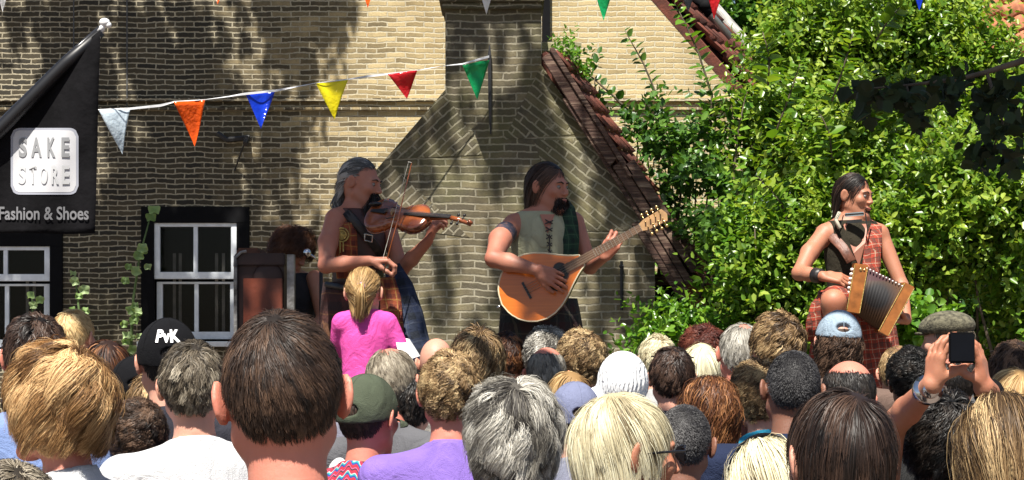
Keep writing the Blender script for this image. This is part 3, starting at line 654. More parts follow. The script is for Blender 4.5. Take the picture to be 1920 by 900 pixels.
# ================================================================ figure library: smooth blended surfaces
class SDF:
    def __init__(s): s.p = []
    def cap(s, a, b, ra, rb=None, k=0.02, sub=False):
        s.p.append(('c', np.array(a, float), np.array(b, float), ra, ra if rb is None else rb, k, sub)); return s
    def chain(s, pts, rads, k=0.02):
        for i in range(len(pts) - 1): s.cap(pts[i], pts[i + 1], rads[i], rads[i + 1], k)
        return s
    def ell(s, c, r, k=0.02, M=None, sub=False):
        s.p.append(('e', np.array(c, float), np.array(r, float), np.eye(3) if M is None else np.array(M, float), 0, k, sub)); return s
    def cut(s, n, d): s.p.append(('h', np.array(n, float), d, 0, 0, 0.004, False)); return s   # keep n.x < d
    def grow(s, g):                 # the same shape, g thicker (for clothes)
        o = SDF()
        for q in s.p:
            if q[6] or q[0] == 'h': continue
            if q[0] == 'c': o.p.append(('c', q[1], q[2], q[3] + g, q[4] + g, q[5], False))
            else: o.p.append(('e', q[1], q[2] + g, q[3], 0, q[5], False))
        return o
    def xf(s, C, M, sc):            # rotate, scale, move
        o = SDF(); M = np.array(M, float); C = np.array(C, float)
        for q in s.p:
            if q[0] == 'c': o.p.append(('c', C + sc * M @ q[1], C + sc * M @ q[2], q[3] * sc, q[4] * sc, q[5] * sc, q[6]))
            elif q[0] == 'e': o.p.append(('e', C + sc * M @ q[1], q[2] * sc, M @ q[3], 0, q[5] * sc, q[6]))
        return o
    def join(s, o): s.p += o.p; return s
    def mesh(s, name, h):
        lo = np.full(3, 1e9); hi = -lo
        for q in s.p:
            if q[6] or q[0] == 'h': continue
            if q[0] == 'c': m = max(q[3], q[4]); a = np.minimum(q[1], q[2]) - m; b = np.maximum(q[1], q[2]) + m
            else: m = np.abs(q[3]) @ q[2]; a = q[1] - m; b = q[1] + m
            lo = np.minimum(lo, a); hi = np.maximum(hi, b)
        lo = lo - 4 * h; n = np.ceil((hi + 4 * h - lo) / h).astype(int) + 1
        D = np.full(n, 0.3, np.float32)
        ax = [lo[i] + h * np.arange(n[i]) for i in range(3)]
        for q in s.p:
            if q[0] == 'h':
                d = ax[0][:, None, None] * q[1][0] + ax[1][None, :, None] * q[1][1] + ax[2][None, None, :] * q[1][2] - q[2]
                D = np.maximum(D, d.astype(np.float32)); continue
            if q[0] == 'c': m = max(q[3], q[4]); a = np.minimum(q[1], q[2]) - m; b = np.maximum(q[1], q[2]) + m
            else: m = np.abs(q[3]) @ q[2]; a = q[1] - m; b = q[1] + m
            pad = q[5] + 3 * h
            i0 = np.clip(((a - pad - lo) / h).astype(int), 0, n); i1 = np.clip(((b + pad - lo) / h).astype(int) + 2, 0, n)
            if (i1 <= i0).any(): continue
            X = ax[0][i0[0]:i1[0], None, None]; Y = ax[1][None, i0[1]:i1[1], None]; Z = ax[2][None, None, i0[2]:i1[2]]
            if q[0] == 'c':
                A = q[1]; v = q[2] - A; vv = max(v @ v, 1e-9)
                px, py, pz = X - A[0], Y - A[1], Z - A[2]
                t = np.clip((px * v[0] + py * v[1] + pz * v[2]) / vv, 0, 1)
                d = np.sqrt((px - t * v[0]) ** 2 + (py - t * v[1]) ** 2 + (pz - t * v[2]) ** 2) - (q[3] + (q[4] - q[3]) * t)
            else:
                M = q[3]; px, py, pz = X - q[1][0], Y - q[1][1], Z - q[1][2]
                u = [(px * M[0, i] + py * M[1, i] + pz * M[2, i]) for i in range(3)]
                k0 = np.sqrt(sum((u[i] / q[2][i]) ** 2 for i in range(3))); k1 = np.sqrt(sum((u[i] / q[2][i] ** 2) ** 2 for i in range(3)))
                d = k0 * (k0 - 1) / np.maximum(k1, 1e-6)
            sl = (slice(i0[0], i1[0]), slice(i0[1], i1[1]), slice(i0[2], i1[2]))
            E = D[sl]; k = max(q[5], 1e-4)
            if q[6]:
                hh = np.clip(0.5 - 0.5 * (E + d) / k, 0, 1); D[sl] = E * (1 - hh) - d * hh + k * hh * (1 - hh)
            else:
                hh = np.clip(0.5 + 0.5 * (E - d) / k, 0, 1); D[sl] = E * (1 - hh) + d * hh - k * hh * (1 - hh)
        return surface_net(name, D, lo, h)
def surface_net(name, D, lo, h):
    S = D < 0; n = np.array(D.shape) - 1
    c = np.zeros(n, np.int8)
    offs = [(i, j, k) for i in (0, 1) for j in (0, 1) for k in (0, 1)]
    for o in offs: c += S[o[0]:n[0] + o[0], o[1]:n[1] + o[1], o[2]:n[2] + o[2]]
    act = (c > 0) & (c < 8); I = np.argwhere(act); idx = np.full(n, -1, np.int32); idx[act] = np.arange(len(I))
    acc = np.zeros((len(I), 3)); cnt = np.zeros(len(I))
    for a in range(3):
        for o in offs:
            if o[a]: continue
            A = I + np.array(o); Bq = A.copy(); Bq[:, a] += 1
            da = D[A[:, 0], A[:, 1], A[:, 2]]; db = D[Bq[:, 0], Bq[:, 1], Bq[:, 2]]
            m = (da < 0) != (db < 0); t = np.where(m, da / np.where(m, da - db, 1), 0)
            p = A.astype(float); p[:, a] += t; acc[m] += p[m]; cnt[m] += 1
    V = lo + h * acc / np.maximum(cnt, 1)[:, None]
    F = []
    for a in range(3):
        b, c2 = [(1, 2), (2, 0), (0, 1)][a]
        sl0 = [slice(None)] * 3; sl1 = [slice(None)] * 3; sl0[a] = slice(0, -1); sl1[a] = slice(1, None)
        s0 = S[tuple(sl0)]; s1 = S[tuple(sl1)]; E = np.argwhere(s0 != s1)
        E = E[(E[:, b] > 0) & (E[:, c2] > 0) & (E[:, b] < n[b]) & (E[:, c2] < n[c2])]
        fl = s0[E[:, 0], E[:, 1], E[:, 2]]
        q = []
        for db, dc in ((-1, -1), (0, -1), (0, 0), (-1, 0)):
            G = E.copy(); G[:, b] += db; G[:, c2] += dc; q.append(idx[G[:, 0], G[:, 1], G[:, 2]])
        q = np.stack(q, 1); q[~fl] = q[~fl][:, ::-1]; F.append(q)
    F = np.concatenate(F); F = F[(F >= 0).all(1)]
    return mesh_np(name, V, F)
def basis(f, up=(0, 0, 1)):         # columns: right, forward, up
    f = unit(np.array(f, float)); up = np.array(up, float); x = unit(np.cross(f, up)); return np.stack([x, f, np.cross(x, f)], 1)
def head_sdf(kind='man'):
    """origin between the ears, facing +Y"""
    S = SDF(); w = 1.0 if kind == 'man' else 0.95; jw = 1.0 if kind == 'man' else 0.88
    S.ell((0, -.018, .022), (.0755 * w, .0935, .0965), .02)
    S.ell((0, .030, -.030), (.059 * w, .058, .078), .03)
    for x in (-1, 1):
        S.cap((x * .052 * jw, -.002, -.050), (x * .018, .068, -.098), .020, .017, .025)
        S.ell((x * .042, .062, -.020), (.020, .018, .020), .02)
    S.ell((0, .074, -.100), (.021 * jw, .017, .015), .02)
    S.ell((0, .076, .022), (.046, .014, .011), .018)
    for x in (-1, 1): S.ell((x * .031, .099, .001), (.016, .0135, .0075), .010, sub=True)
    S.cap((0, .084, .014), (0, .1035, -.027), .007, .0100, .012)
    for x in (-1, 1): S.ell((x * .011, .096, -.031), (.008, .009, .007), .006)
    S.ell((0, .092, -.056), (.022, .009, .0055), .006); S.ell((0, .090, -.066), (.018, .010, .0065), .006)
    S.ell((0, .103, -.0605), (.020, .006, .0016), .003, sub=True)
    for x in (-1, 1):
        Me = basis((-x * .50, .86, 0), (x * .15, 0, 1))
        S.cap((x * .072 * w, -.004, -.004), (x * .082 * w, -.008, .0), .012, .010, .006); S.ell((x * .086 * w, -.012, .000), (.0075, .020, .033), .006, M=Me)
        S.ell((x * .092 * w, -.004, .003), (.0045, .011, .020), .004, M=Me, sub=True)
    return S
def hand(S, w, d, n, side=1, curl=(.5, .6, .5), s=1.0, spread=.10, thumb=(.6, .75, .25), tcurl=.3):
    """w wrist, d direction wrist->knuckles, n palm normal, side: +1/-1 puts the thumb on either side"""
    w = np.array(w, float); d = unit(np.array(d, float)); n = np.array(n, float); n = unit(n - d * (n @ d)); a = np.cross(n, d) * side
    offs = [.031, .0105, -.0105, -.030]; kl = [.083, .087, .082, .074]
    fl = [(.042, .026, .021), (.046, .030, .022), (.042, .028, .021), (.033, .021, .018)]
    for i in range(4):
        kn = w + s * (d * kl[i] + a * offs[i])
        S.cap(w + s * (d * .012 + a * offs[i] * .55), kn, .0155 * s, .0115 * s, .010 * s)
        dd = unit(d + a * (offs[i] / .031) * spread); p = kn; r = .0098 * s if i < 3 else .0085 * s; nn = n.copy()
        for j in range(3):
            cu = curl[j] * (1 + .06 * i); c_, s_ = math.cos(cu), math.sin(cu)
            dd, nn = dd * c_ + nn * s_, nn * c_ - dd * s_
            q = p + dd * fl[i][j] * s; S.cap(p, q, r, r * .90, .004 * s); p = q; r *= .90
    S.ell(w + s * (d * .035 + a * .020 + n * .010), (.020 * s, .020 * s, .026 * s), .015 * s)
    p = w + s * (d * .022 + a * .026 + n * .006); dd = unit(d * thumb[0] + a * thumb[1] + n * thumb[2])
    for j, (l, r) in enumerate(((.042, .0125), (.031, .0108), (.025, .0098))):
        q = p + dd * l * s; S.cap(p, q, r * s, r * .92 * s, .008 * s); p = q
        dd = unit(dd + (n * .5 + d * .5 - a * .5) * tcurl)
# ---------------------------------------------------------------- hair
HC = np.array([0, -.018, .022]); HR = np.array([.0775, .0955, .0985])
def hair_mesh(rs, N=3000, length=.05, lvar=.3, S=5, width=.0018, vol=.10, lift=.35, curl=0.0, freq=9, clump=.5, K=120, frizz=.15, grav=.25,
              flow='whorl', whorl=(0.15, -.45, .88), bald=0.0, baldc=(0, -.15, 1), fringe=.45, nape=-.72, tone=.5, tgrad=.15, tvar=.22, part=None, shell=True, kind='man', neck=True, cover=None, ears=True, back_len=None, baldsoft=.12, pull=0.0, shell_d=.5):
    c, r = HC, HR.copy()
    whorl = unit(np.array(whorl, float)); baldc = unit(np.array(baldc, float))
    def mask(u, soft=True):
        if ears: xs, zs = [-1, -.48, -.30, -.12, .14, .34, .55, 1], [nape, nape + .06, -.10, .14, .10, .16, fringe - .05, fringe]
        else: xs, zs = [-1, -.3, .25, .45, .6, 1], [nape, nape, -.35, .1, fringe - .1, fringe]
        zm = np.interp(u[:, 1], xs, zs)
        m = u[:, 2] > zm + (rs.normal(size=len(u)) * .075 if soft else 0.06)
        if bald > 0:
            ang = np.arccos(np.clip(u @ baldc, -1, 1)); m &= ang > bald + (rs.normal(size=len(u)) * baldsoft if soft else baldsoft)
        if cover is not None: m &= cover(u)
        return m
    u = unit(rs.normal(size=(N * 3, 3))); u = u[mask(u)][:N]; n_ = len(u)
    p = c + u * r; P = [p.copy()]
    L = length * rs.uniform(1 - lvar, 1 + lvar * .5, n_)
    if back_len: L = L * np.interp(u[:, 2], [-.7, .2], [back_len, 1.0])
    lk1 = unit(rs.normal(size=3)) * 5.5; lk2 = unit(rs.normal(size=3)) * 4.0; lp = rs.uniform(0, 6.3, 2)
    layer = rs.uniform(0, 1, n_); fly = rs.uniform(0, 1, n_) < .03; nrm = unit(u / r); Nn = [nrm]
    down = np.array([0, 0, -1.0])
    for j in range(1, S + 1):
        uu = unit((p - c) / r); nm = unit(uu / r)
        if flow == 'whorl': t = uu * (uu @ whorl)[:, None] - whorl
        elif flow == 'back': t = np.array([0, -1.0, -.25]) + uu * np.array([.3, 0, 0])
        elif flow == 'backdown': t = np.array([0, -1.0, -.9]) + uu * np.array([.3, 0, 0])
        elif flow == 'front': t = np.array([0, 1.0, .15]) + 0 * uu
        elif flow == 'up': t = np.array([0, -.1, 1.0]) + 0 * uu
        elif flow == 'part':
            sgn = np.sign(uu[:, 0:1] - part); t = np.concatenate([sgn * 1.0, -.15 + 0 * sgn, -.35 + 0 * sgn], 1)
        t = t - nm * (t * nm).sum(1, keepdims=True); t = unit(t + 1e-6)
        if flow == 'whorl': t = unit(t + .25 * np.cross(nm, t))
        lf = np.where(fly, min(.8, lift + .2) * (0.75 ** (j - 1)), lift * (0.5 ** (j - 1)))[:, None]
        low = np.clip((-.1 - uu[:, 2:3]) * 2, 0, 1)
        d = unit(t * (1 - lf) * (1 - low * .6) + nm * lf + down * (grav * (j / S) + low * min(.8, length * 12)) + rs.normal(size=(n_, 3)) * frizz)
        p = p + d * (L / S)[:, None]
        q = np.linalg.norm((p - c) / r, axis=1)
        lumpy = 1 + .55 * np.sin(uu @ lk1 + lp[0]) * np.sin(uu @ lk2 + lp[1])
        lim = 1 + .02 + vol * lumpy * (.35 + .65 * layer) * min(1, 1.6 * j / S)
        q2 = np.where((q < lim), lim / np.maximum(q, 1e-6), 1.0); 
        p = c + (p - c) * q2[:, None]
        if neck:
            ax = np.array([0, -.03]); dn = np.linalg.norm(p[:, :2] - ax, axis=1); lim2 = .058 + .010 * layer + .02 * vol
            m = (p[:, 2] < -.085) & (dn < lim2)
            p[m, :2] = ax + (p[m, :2] - ax) * (lim2 / np.maximum(dn, 1e-6))[m, None]
        if pull > 0:
            ax = np.array([0, -.035]); h2 = p[:, :2] - ax; dn = np.linalg.norm(h2, axis=1); ex = np.maximum(0, dn - (.082 + .03 * layer + .05 * vol)) * (p[:, 2] < .03) * pull
            p[:, :2] -= h2 / np.maximum(dn, 1e-6)[:, None] * ex[:, None]
        P.append(p.copy()); Nn.append(unit((p - c) / r / r))
    P = np.stack(P, 1); Nn = np.stack(Nn, 1); tt = np.linspace(0, 1, S + 1)
    g = rs.choice(n_, min(K, n_), replace=False); near = np.concatenate([np.argmax(u[i:i + 2000] @ u[g].T, 1) for i in range(0, n_, 2000)])
    gi = g[near]; off = (P[:, :1] - P[gi][:, :1]) * (1 - .75 * tt)[None, :, None]
    w = clump * (tt ** .7)[None, :, None] * rs.uniform(.6, 1, (n_, 1, 1)); P = P * (1 - w) + (P[gi] + off) * w
    if curl > 0:
        ph = rs.uniform(0, 6.3, len(g))[near] + rs.normal(size=n_) * .35; fr = (freq * rs.uniform(.7, 1.3, len(g)))[near]
        dv = unit(np.gradient(P, axis=1) + 1e-9); b1 = Nn; b2 = np.cross(dv, b1); am = curl * np.minimum(1, tt * 2)[None, :, None]
        a_ = (ph[:, None] + fr[:, None] * tt[None])[..., None]
        P = P + b1 * (np.cos(a_) * .6 + .4) * am + b2 * np.sin(a_) * am
    dv = unit(np.gradient(P, axis=1) + 1e-9); roll = rs.normal(size=(n_, 1, 1)) * .45
    sd = unit(np.cross(dv, Nn) + Nn * roll); wd = width * (1 - .65 * tt ** 2)[None, :, None] * .5
    V = np.stack([P - sd * wd, P + sd * wd], 2).reshape(-1, 3)
    b = (np.arange(n_)[:, None] * (S + 1) + np.arange(S)[None]).ravel() * 2
    F = np.stack([b, b + 1, b + 3, b + 2], 1)
    tn = tone + (rs.normal(size=len(g)) * tvar * .60)[near][:, None] + rs.normal(size=(n_, 1)) * tvar * .32 + tgrad * (tt - .5)[None] + 0 * P[..., 0]
    T = np.repeat(tn.ravel(), 2)
    if shell:
        a, bq = 72, 44
        th = np.linspace(0, math.pi, bq + 1); phv = np.linspace(0, 2 * math.pi, a, endpoint=False)
        G = np.stack([np.sin(th)[:, None] * np.cos(phv)[None], np.sin(th)[:, None] * np.sin(phv)[None], np.cos(th)[:, None] + 0 * phv[None]], -1).reshape(-1, 3)
        ok = mask(G, False)
        k0 = len(V); Fs = []
        for i in range(bq):
            i0 = i * a + np.arange(a); i1 = i * a + (np.arange(a) + 1) % a
            Fs.append(np.stack([i0, i0 + a, i1 + a, i1], 1))
        Fs = np.concatenate(Fs); Fs = Fs[ok[Fs].all(1)]
        V = np.concatenate([V, c + G * r * (1.012 + min(.05, vol * .3))]); F = np.concatenate([F, Fs + k0]); T = np.concatenate([T, np.full(len(G), tone - shell_d)])
    return V, F, np.clip(T, 0, 1)
def hair_mat(name, dark, mid, light, rough=.55, spec=.32):
    t = NT(name); a = t.n('ShaderNodeAttribute', attribute_name='tone').outputs['Fac']
    b = t.n('ShaderNodeBsdfPrincipled', {'Base Color': t.ramp(a, [(0.05, dark), (0.5, mid), (0.95, light)]), 'Roughness': rough, 'Specular IOR Level': spec})
    t.t.links.new(b.outputs[0], t.out.inputs[0]); return t.m
HM = {
 'brown': hair_mat('brown_hair', (.010, .006, .004), (.040, .022, .014), (.15, .088, .055)),
 'darkbrown': hair_mat('dark_brown_hair', (.006, .004, .003), (.026, .014, .010), (.085, .048, .032), .48),
 'black': hair_mat('black_hair', (.003, .003, .003), (.010, .008, .007), (.035, .026, .020), .48),
 'blond': hair_mat('blond_hair', (.10, .05, .018), (.38, .23, .09), (.72, .52, .26)),
 'strawberry': hair_mat('strawberry_blond_hair', (.09, .04, .013), (.36, .19, .07), (.70, .46, .22)),
 'platinum': hair_mat('platinum_hair', (.16, .12, .06), (.60, .53, .34), (.88, .84, .62)),
 'steel': hair_mat('steel_grey_hair', (.03, .03, .03), (.12, .115, .11), (.42, .41, .40)),
 'grey': hair_mat('grey_hair', (.035, .030, .026), (.26, .24, .20), (.66, .63, .56)),
 'greybrown': hair_mat('greying_brown_hair', (.02, .015, .010), (.12, .095, .065), (.38, .33, .25)),
 'darkgrey': hair_mat('dark_grey_hair', (.012, .011, .012), (.045, .043, .045), (.14, .135, .13)),
 'auburn': hair_mat('auburn_hair', (.018, .006, .003), (.12, .042, .015), (.38, .17, .065)),
 'red': hair_mat('dark_red_hair', (.02, .004, .003), (.085, .018, .011), (.20, .055, .030)),
 'sandy': hair_mat('sandy_hair', (.05, .028, .012), (.24, .145, .065), (.58, .42, .22)),
}
def skin_mat(name, col, sss=.12):
    t = NT(name); o = t.obj(); f = t.noise(35, o, 4); g_ = t.noise(6, o, 3)
    c = t.mix(t.ramp(g_, [(.35, (0, 0, 0)), (.7, (1, 1, 1))]), col, (col[0] * 1.02, col[1] * .80, col[2] * .76))
    c = t.mix(.25, c, t.ramp(f, [(.3, (.75, .70, .70)), (.7, (1, 1, 1))]), 'MULTIPLY')
    return t.bsdf(c, .55, t.bump(t.noise(160, o), .15, .004), Specular_IOR_Level=.5, Subsurface_Weight=sss, Subsurface_Radius=(.012, .004, .002), Subsurface_Scale=1.0)
SK = {'fair': skin_mat('fair_skin', (.56, .30, .215)), 'pink': skin_mat('sunburnt_skin', (.55, .22, .155)), 'tan': skin_mat('tanned_skin', (.40, .18, .105)), 'brown': skin_mat('brown_skin', (.20, .095, .06)), 'ruddy': skin_mat('ruddy_skin', (.40, .175, .115))}
def cloth(name, col, scale=14, wr=.5):
    t = NT(name); o = t.obj(); nz = t.noise(scale * .45, t.n('ShaderNodeVectorMath', {0: o, 1: t.noise(4, o, 2, .5, 1)}, operation='ADD'), 4); wv = t.noise(420, o, 2)
    c = t.ramp(nz, [(.3, tuple(x * .82 for x in col)), (.7, col)])
    return t.bsdf(c, .95, Specular_IOR_Level=.2, normal=t.bump(t.math('ADD', t.math('MULTIPLY', nz, 5.0), wv), wr, .010))
def tartan(name, base, l1, l2, sc=.07, rot=0.0, l3=None):
    t = NT(name); o = t.obj(); mp = t.n('ShaderNodeMapping', {0: o, 'Rotation': (0, rot, 0)}); sp = t.n('ShaderNodeSeparateXYZ', {0: mp})
    wb = t.math('MULTIPLY', t.noise(9, o, 2), .03)
    u = t.math('ADD', t.math('ADD', sp.outputs[0], t.math('MULTIPLY', sp.outputs[1], .7)), wb); v = t.math('ADD', sp.outputs[2], wb)
    def band(x, per, wdt, ph): 
        m = t.math('MODULO', t.math('ADD', x, 50 * per + ph), per); return t.math('LESS_THAN', m, wdt)
    c = base
    def add(c, col, per, wdt, ph, f):
        a, b = band(u, per, wdt, ph), band(v, per, wdt, ph)
        s_ = t.math('MULTIPLY', t.math('ADD', a, b), f, clamp=True); return t.mix(s_, c, col)
    c = add(c, l1, sc, sc * .42, 0, .5); c = add(c, l2, sc, sc * .07, sc * .2, .75)
    if l3: c = add(c, l3, sc, sc * .06, sc * .62, .8)
    return t.bsdf(c, .9, t.bump(t.noise(25, o, 3), .6, .02))
M_eye = plain('eye_white', (.20, .17, .15), .2, .02); M_iris = plain('eye_dark', (.03, .02, .015), .15, .05)
M_shoe = plain('shoe_leather', (.03, .022, .018), .5, .2)
def add_hair(name, parent, center, Mh, s, mat, rs, **kw):
    V, F, T_ = hair_mesh(rs, **kw); V = np.array(center) + s * V @ np.array(Mh).T
    return link(name, mesh_np(name, V, F, T_), mat, parent, smooth=True)
def add_eyes(parent, center, Mh, s):
    for x in (-1, 1):
        c = np.array(center) + s * np.array(Mh) @ np.array([x * .031, .0765, .002])
        o = MB().ball(c, .0112 * s, 14, 10).build('eye', M_eye, parent, smooth=True)
        ci = np.array(center) + s * np.array(Mh) @ np.array([x * .031, .0815, .001])
        MB().ball(ci, .0068 * s, 10, 8).build('iris', M_iris, o, smooth=True)
def add_face(parent, center, Mh, s, hm, smile=False, brow=.0032):
    T3 = lambda v: np.array(center) + s * np.array(Mh) @ np.array(v)
    for x in (-1, 1):
        MB().tube([T3((x * .012, .0925, .020)), T3((x * .030, .0925, .026)), T3((x * .048, .078, .020))], [brow * s, brow * 1.1 * s, brow * .5 * s], 6).build('eyebrow', hm, parent, smooth=True)
    up = .006 if smile else 0
    MB().tube([T3((-.024, .083, -.060 + up)), T3((-.012, .094, -.061)), T3((0, .0985, -.062)), T3((.012, .094, -.061)), T3((.024, .083, -.060 + up))], [.002 * s, .0045 * s, .0052 * s, .0045 * s, .002 * s], 8).build('mouth', M_lip, parent, smooth=True)
M_lip = plain('lips', (.30, .085, .07), .45, .1)
M_browm = plain('brow_hair', (.02, .013, .010), .7, .3, 200)
# ---------------------------------------------------------------- standing figures for the audience (facing +Y, feet at z=0)
HZ = 1.672
def standing(kind='man', sh=.185, belly=1.0, arms=None):
    S = SDF(); w = .92 if kind == 'woman' else 1.0
    nk = .052 if kind == 'man' else .047
    S.join(head_sdf(kind).xf((0, .02, HZ), np.eye(3), 1.0))
    S.cap((0, .000, HZ - .05), (0, -.022, 1.49), nk, nk * 1.12, .03)
    if kind == 'man':
        for zc_, hw_ in ((1.572, .036), (1.548, .042)): S.cap((-hw_, -.0735, zc_), (hw_, -.0735, zc_ - .003), .0065, .0065, .006, True)
    T_ = SDF()
    for x in (-1, 1):
        T_.cap((x * .02, -.030, 1.478), (x * sh, -.012, 1.440), .038 * w, .052 * w, .04)
        T_.ell((x * .085 * w, .03, 1.30), (.10 * w, .095, .13), .06)
    T_.ell((0, -.01, 1.33), (.165 * w, .105, .19), .05); T_.ell((0, .005, 1.10), (.145 * w * belly, .108 * belly, .18), .06); T_.ell((0, -.005, .93), (.165, .115, .12), .05)
    if kind == 'woman':
        for x in (-1, 1): T_.ell((x * .075, .10, 1.27), (.065, .055, .065), .03)
    Aw = SDF()
    for x in (-1, 1):
        el = (x * (sh + .045), -.035, 1.145) if arms is None else arms[x][0]
        Aw.cap((x * (sh + .012), -.012, 1.435), el, .049 * w, .038 * w, .025)
    S.join(T_).join(Aw)
    for x in (-1, 1):
        if arms is not None:
            el, wr, hd, hn, kw = arms[x]; el = np.array(el); wr = np.array(wr)
            S.chain([el, el * .6 + wr * .4, wr], [.040 * w, .039 * w, .027], .015); hand(S, wr, hd, hn, side=kw.pop('side', x), **kw); continue
        S.cap((x * (sh + .045), -.035, 1.145), (x * (sh + .05), .04, .905), .039 * w, .026 * w, .015)
        hand(S, (x * (sh + .05), .045, .895), (0, .12, -1), (-x, .1, 0), side=x, curl=(.25, .35, .25))
    Lg = SDF()
    for x in (-1, 1):
        Lg.chain([(x * .085, 0, .90), (x * .095, .015, .50), (x * .10, -.02, .10)], [.088, .056, .038], .03)
    S.join(Lg)
    for x in (-1, 1): S.cap((x * .10, -.03, .055), (x * .115, .14, .035), .038, .028, .02)
    shirt = T_.grow(.012).join(Aw.grow(.012)); shirt.cap((0, -.01, 1.48), (0, -.018, 1.53), nk * 1.12 + .013, nk * 1.05 + .009, .03)
    shirt.cut((0, .25, 1), 1.533).cut((0, 0, -1), -.92)
    # sleeves end above the elbow
    tr = Lg.grow(.016); tr.ell((0, -.005, .93), (.178, .128, .13), .05); tr.cut((0, 0, 1), .99).cut((0, 0, -1), -.07)
    sh_ = SDF()
    for x in (-1, 1): sh_.cap((x * .10, -.035, .05), (x * .116, .15, .04), .046, .040, .02)
    sh_.cut((0, 0, -1), 0.0)
    return S, shirt, tr, sh_
BODIES = {}
def get_body(kind, fine=False):
    key = (kind, fine)
    if key not in BODIES:
        S, a, b, c = standing('woman' if kind == 'woman' else 'man', .165 if kind == 'woman' else .188)
        BODIES[key] = (S.mesh('body', .0045 if fine else .006), a.mesh('shirt', .010), b.mesh('trousers', .014), c.mesh('shoes', .012))
        for m in BODIES[key]: m.materials.append(None); m.polygons.foreach_set('use_smooth', np.ones(len(m.polygons), dtype=bool))
    return BODIES[key]
def slot(o, mat): o.material_slots[0].link = 'OBJECT'; o.material_slots[0].material = mat
CL = {}
def cl(col):
    if col not in CL: CL[col] = cloth('shirt_cloth', col)
    return CL[col]
JEANS = [cloth('denim', (.06, .08, .14)), cloth('dark_trousers', (.03, .03, .035)), cloth('khaki_trousers', (.22, .18, .12))]
def person(cx, top, Y, kind, yaw, hairc, style, shirt, skin, label, fine=False, lean=0.0, extra=0.015, pitch=0.0, group='people in the audience seen from behind'):
    z = W3(cx, top, Y)[2]; s = z / (HZ + .122 + extra)
    rj = random.Random(int(cx * 31 + top))
    if abs(yaw) < 15 and style: yaw += rj.uniform(-20, 20); lean += rj.uniform(-5, 5); pitch += rj.uniform(-1.5, 5)
    root = empty('person', tuple(W3(cx, 0, Y)[:2]) + (0.0,), label=label, cat='person', group=group)
    root.location[0] -= math.sin(R(lean)) * z; root.location[1] -= math.sin(R(pitch)) * z
    root.rotation_euler = (R(-pitch), R(lean), R(yaw)); root.scale = (s, s, s)
    bm_ = get_body(kind, fine); idx = int(abs(cx) * 7 + top) % 3
    for me, nm, mt in zip(bm_, ('body', 'shirt', 'trousers', 'shoes'), (SK[skin], shirt if not isinstance(shirt, tuple) else cl(shirt), JEANS[idx], M_shoe)):
        o = link(nm, me, None, root); slot(o, mt)
    if style:
        st = dict(style); rsx = np.random.default_rng(int(cx * 13 + top)); st.setdefault('ears', kind != 'woman')
        add_hair('hair', root, (0, .02, HZ), np.eye(3), 1.0, HM[hairc], rsx, **st)
    return root
# ================================================================ stage
STZ = 0.80
stage = empty('stage', (0.3, 10.3, 0), label='low plank stage the musicians stand on, hidden behind the audience', cat='stage')
M_plank = plain('stage_planks', (.12, .085, .055), .8, .3, 6)
rel(MB().box((-3.4, 9.2, STZ - .05), (3.6, 12.2, STZ)).build('stage_floor', M_plank, stage, bevel=.004), stage)
for x in (-3.2, 0, 3.4):
    for y in (9.4, 12.0): rel(MB().box((x - .05, y - .05, 0), (x + .05, y + .05, STZ - .05)).build('leg', M_plank, stage), stage)
def musician(px, Y, label, group='musicians on the stage'):
    x = W3(px, 0, Y)[0]; root = empty('person', (x, Y, STZ), label=label, cat='person', group=group)
    return root, np.array([x, Y, STZ])
def legs(S, hipc, o, spread=.10, knees=None):
    L = SDF()
    for i, x in enumerate((-1, 1)):
        kn = (hipc[0] + x * spread * 1.1, hipc[1] - .03, o[2] + .50); an = (hipc[0] + x * spread * 1.2, hipc[1] + .01, o[2] + .09)
        if knees and knees[i]: kn, an = knees[i]
        L.chain([(hipc[0] + x * .085, hipc[1], hipc[2] - .02), kn, an], [.092, .060, .042], .03)
        L.cap(np.array(an) - np.array([0, -.02, .045]), np.array(an) + np.array([.02, -.16, -.055]), .040, .030, .02)
    S.join(L); return L
def loc(me, off):
    n = len(me.vertices); a = np.empty(n * 3, np.float32); me.vertices.foreach_get('co', a); a = a.reshape(-1, 3) - np.array(off, np.float32)
    me.vertices.foreach_set('co', a.ravel()); me.update(); return me
def put(S, name, vox, mat, root, off): return link(name, loc(S.mesh(name, vox), off), mat, root, smooth=True)
def shift(o, off):
    o.location = tuple(-np.array(off)); return o
def torso(neck, shL, shR, chest, waist, hip, w=1.0, dep=.115, inset=.10):
    T_ = SDF(); neck, shL, shR, chest, waist, hip = map(lambda v: np.array(v, float), (neck, shL, shR, chest, waist, hip))
    ax = unit(shR - shL); ax[2] *= .3; M = np.stack([unit(ax), unit(np.cross([0, 0, 1], ax)), [0, 0, 1]], 1)
    half = np.linalg.norm(shR - shL) / 2
    for s_ in (shL, shR): T_.cap(neck + np.array([0, 0, .015]), s_ + (neck - s_) * inset, .042, .056 if inset < .2 else .044, .05)
    T_.ell(chest, (half * .98 * w, dep, .19), .05, M); T_.ell(waist, (half * .82 * w, dep * .95, .17), .06, M); T_.ell(hip, (half * .92 * w, dep * 1.05, .13), .05, M)
    return T_, M
rsm = np.random.default_rng(5)
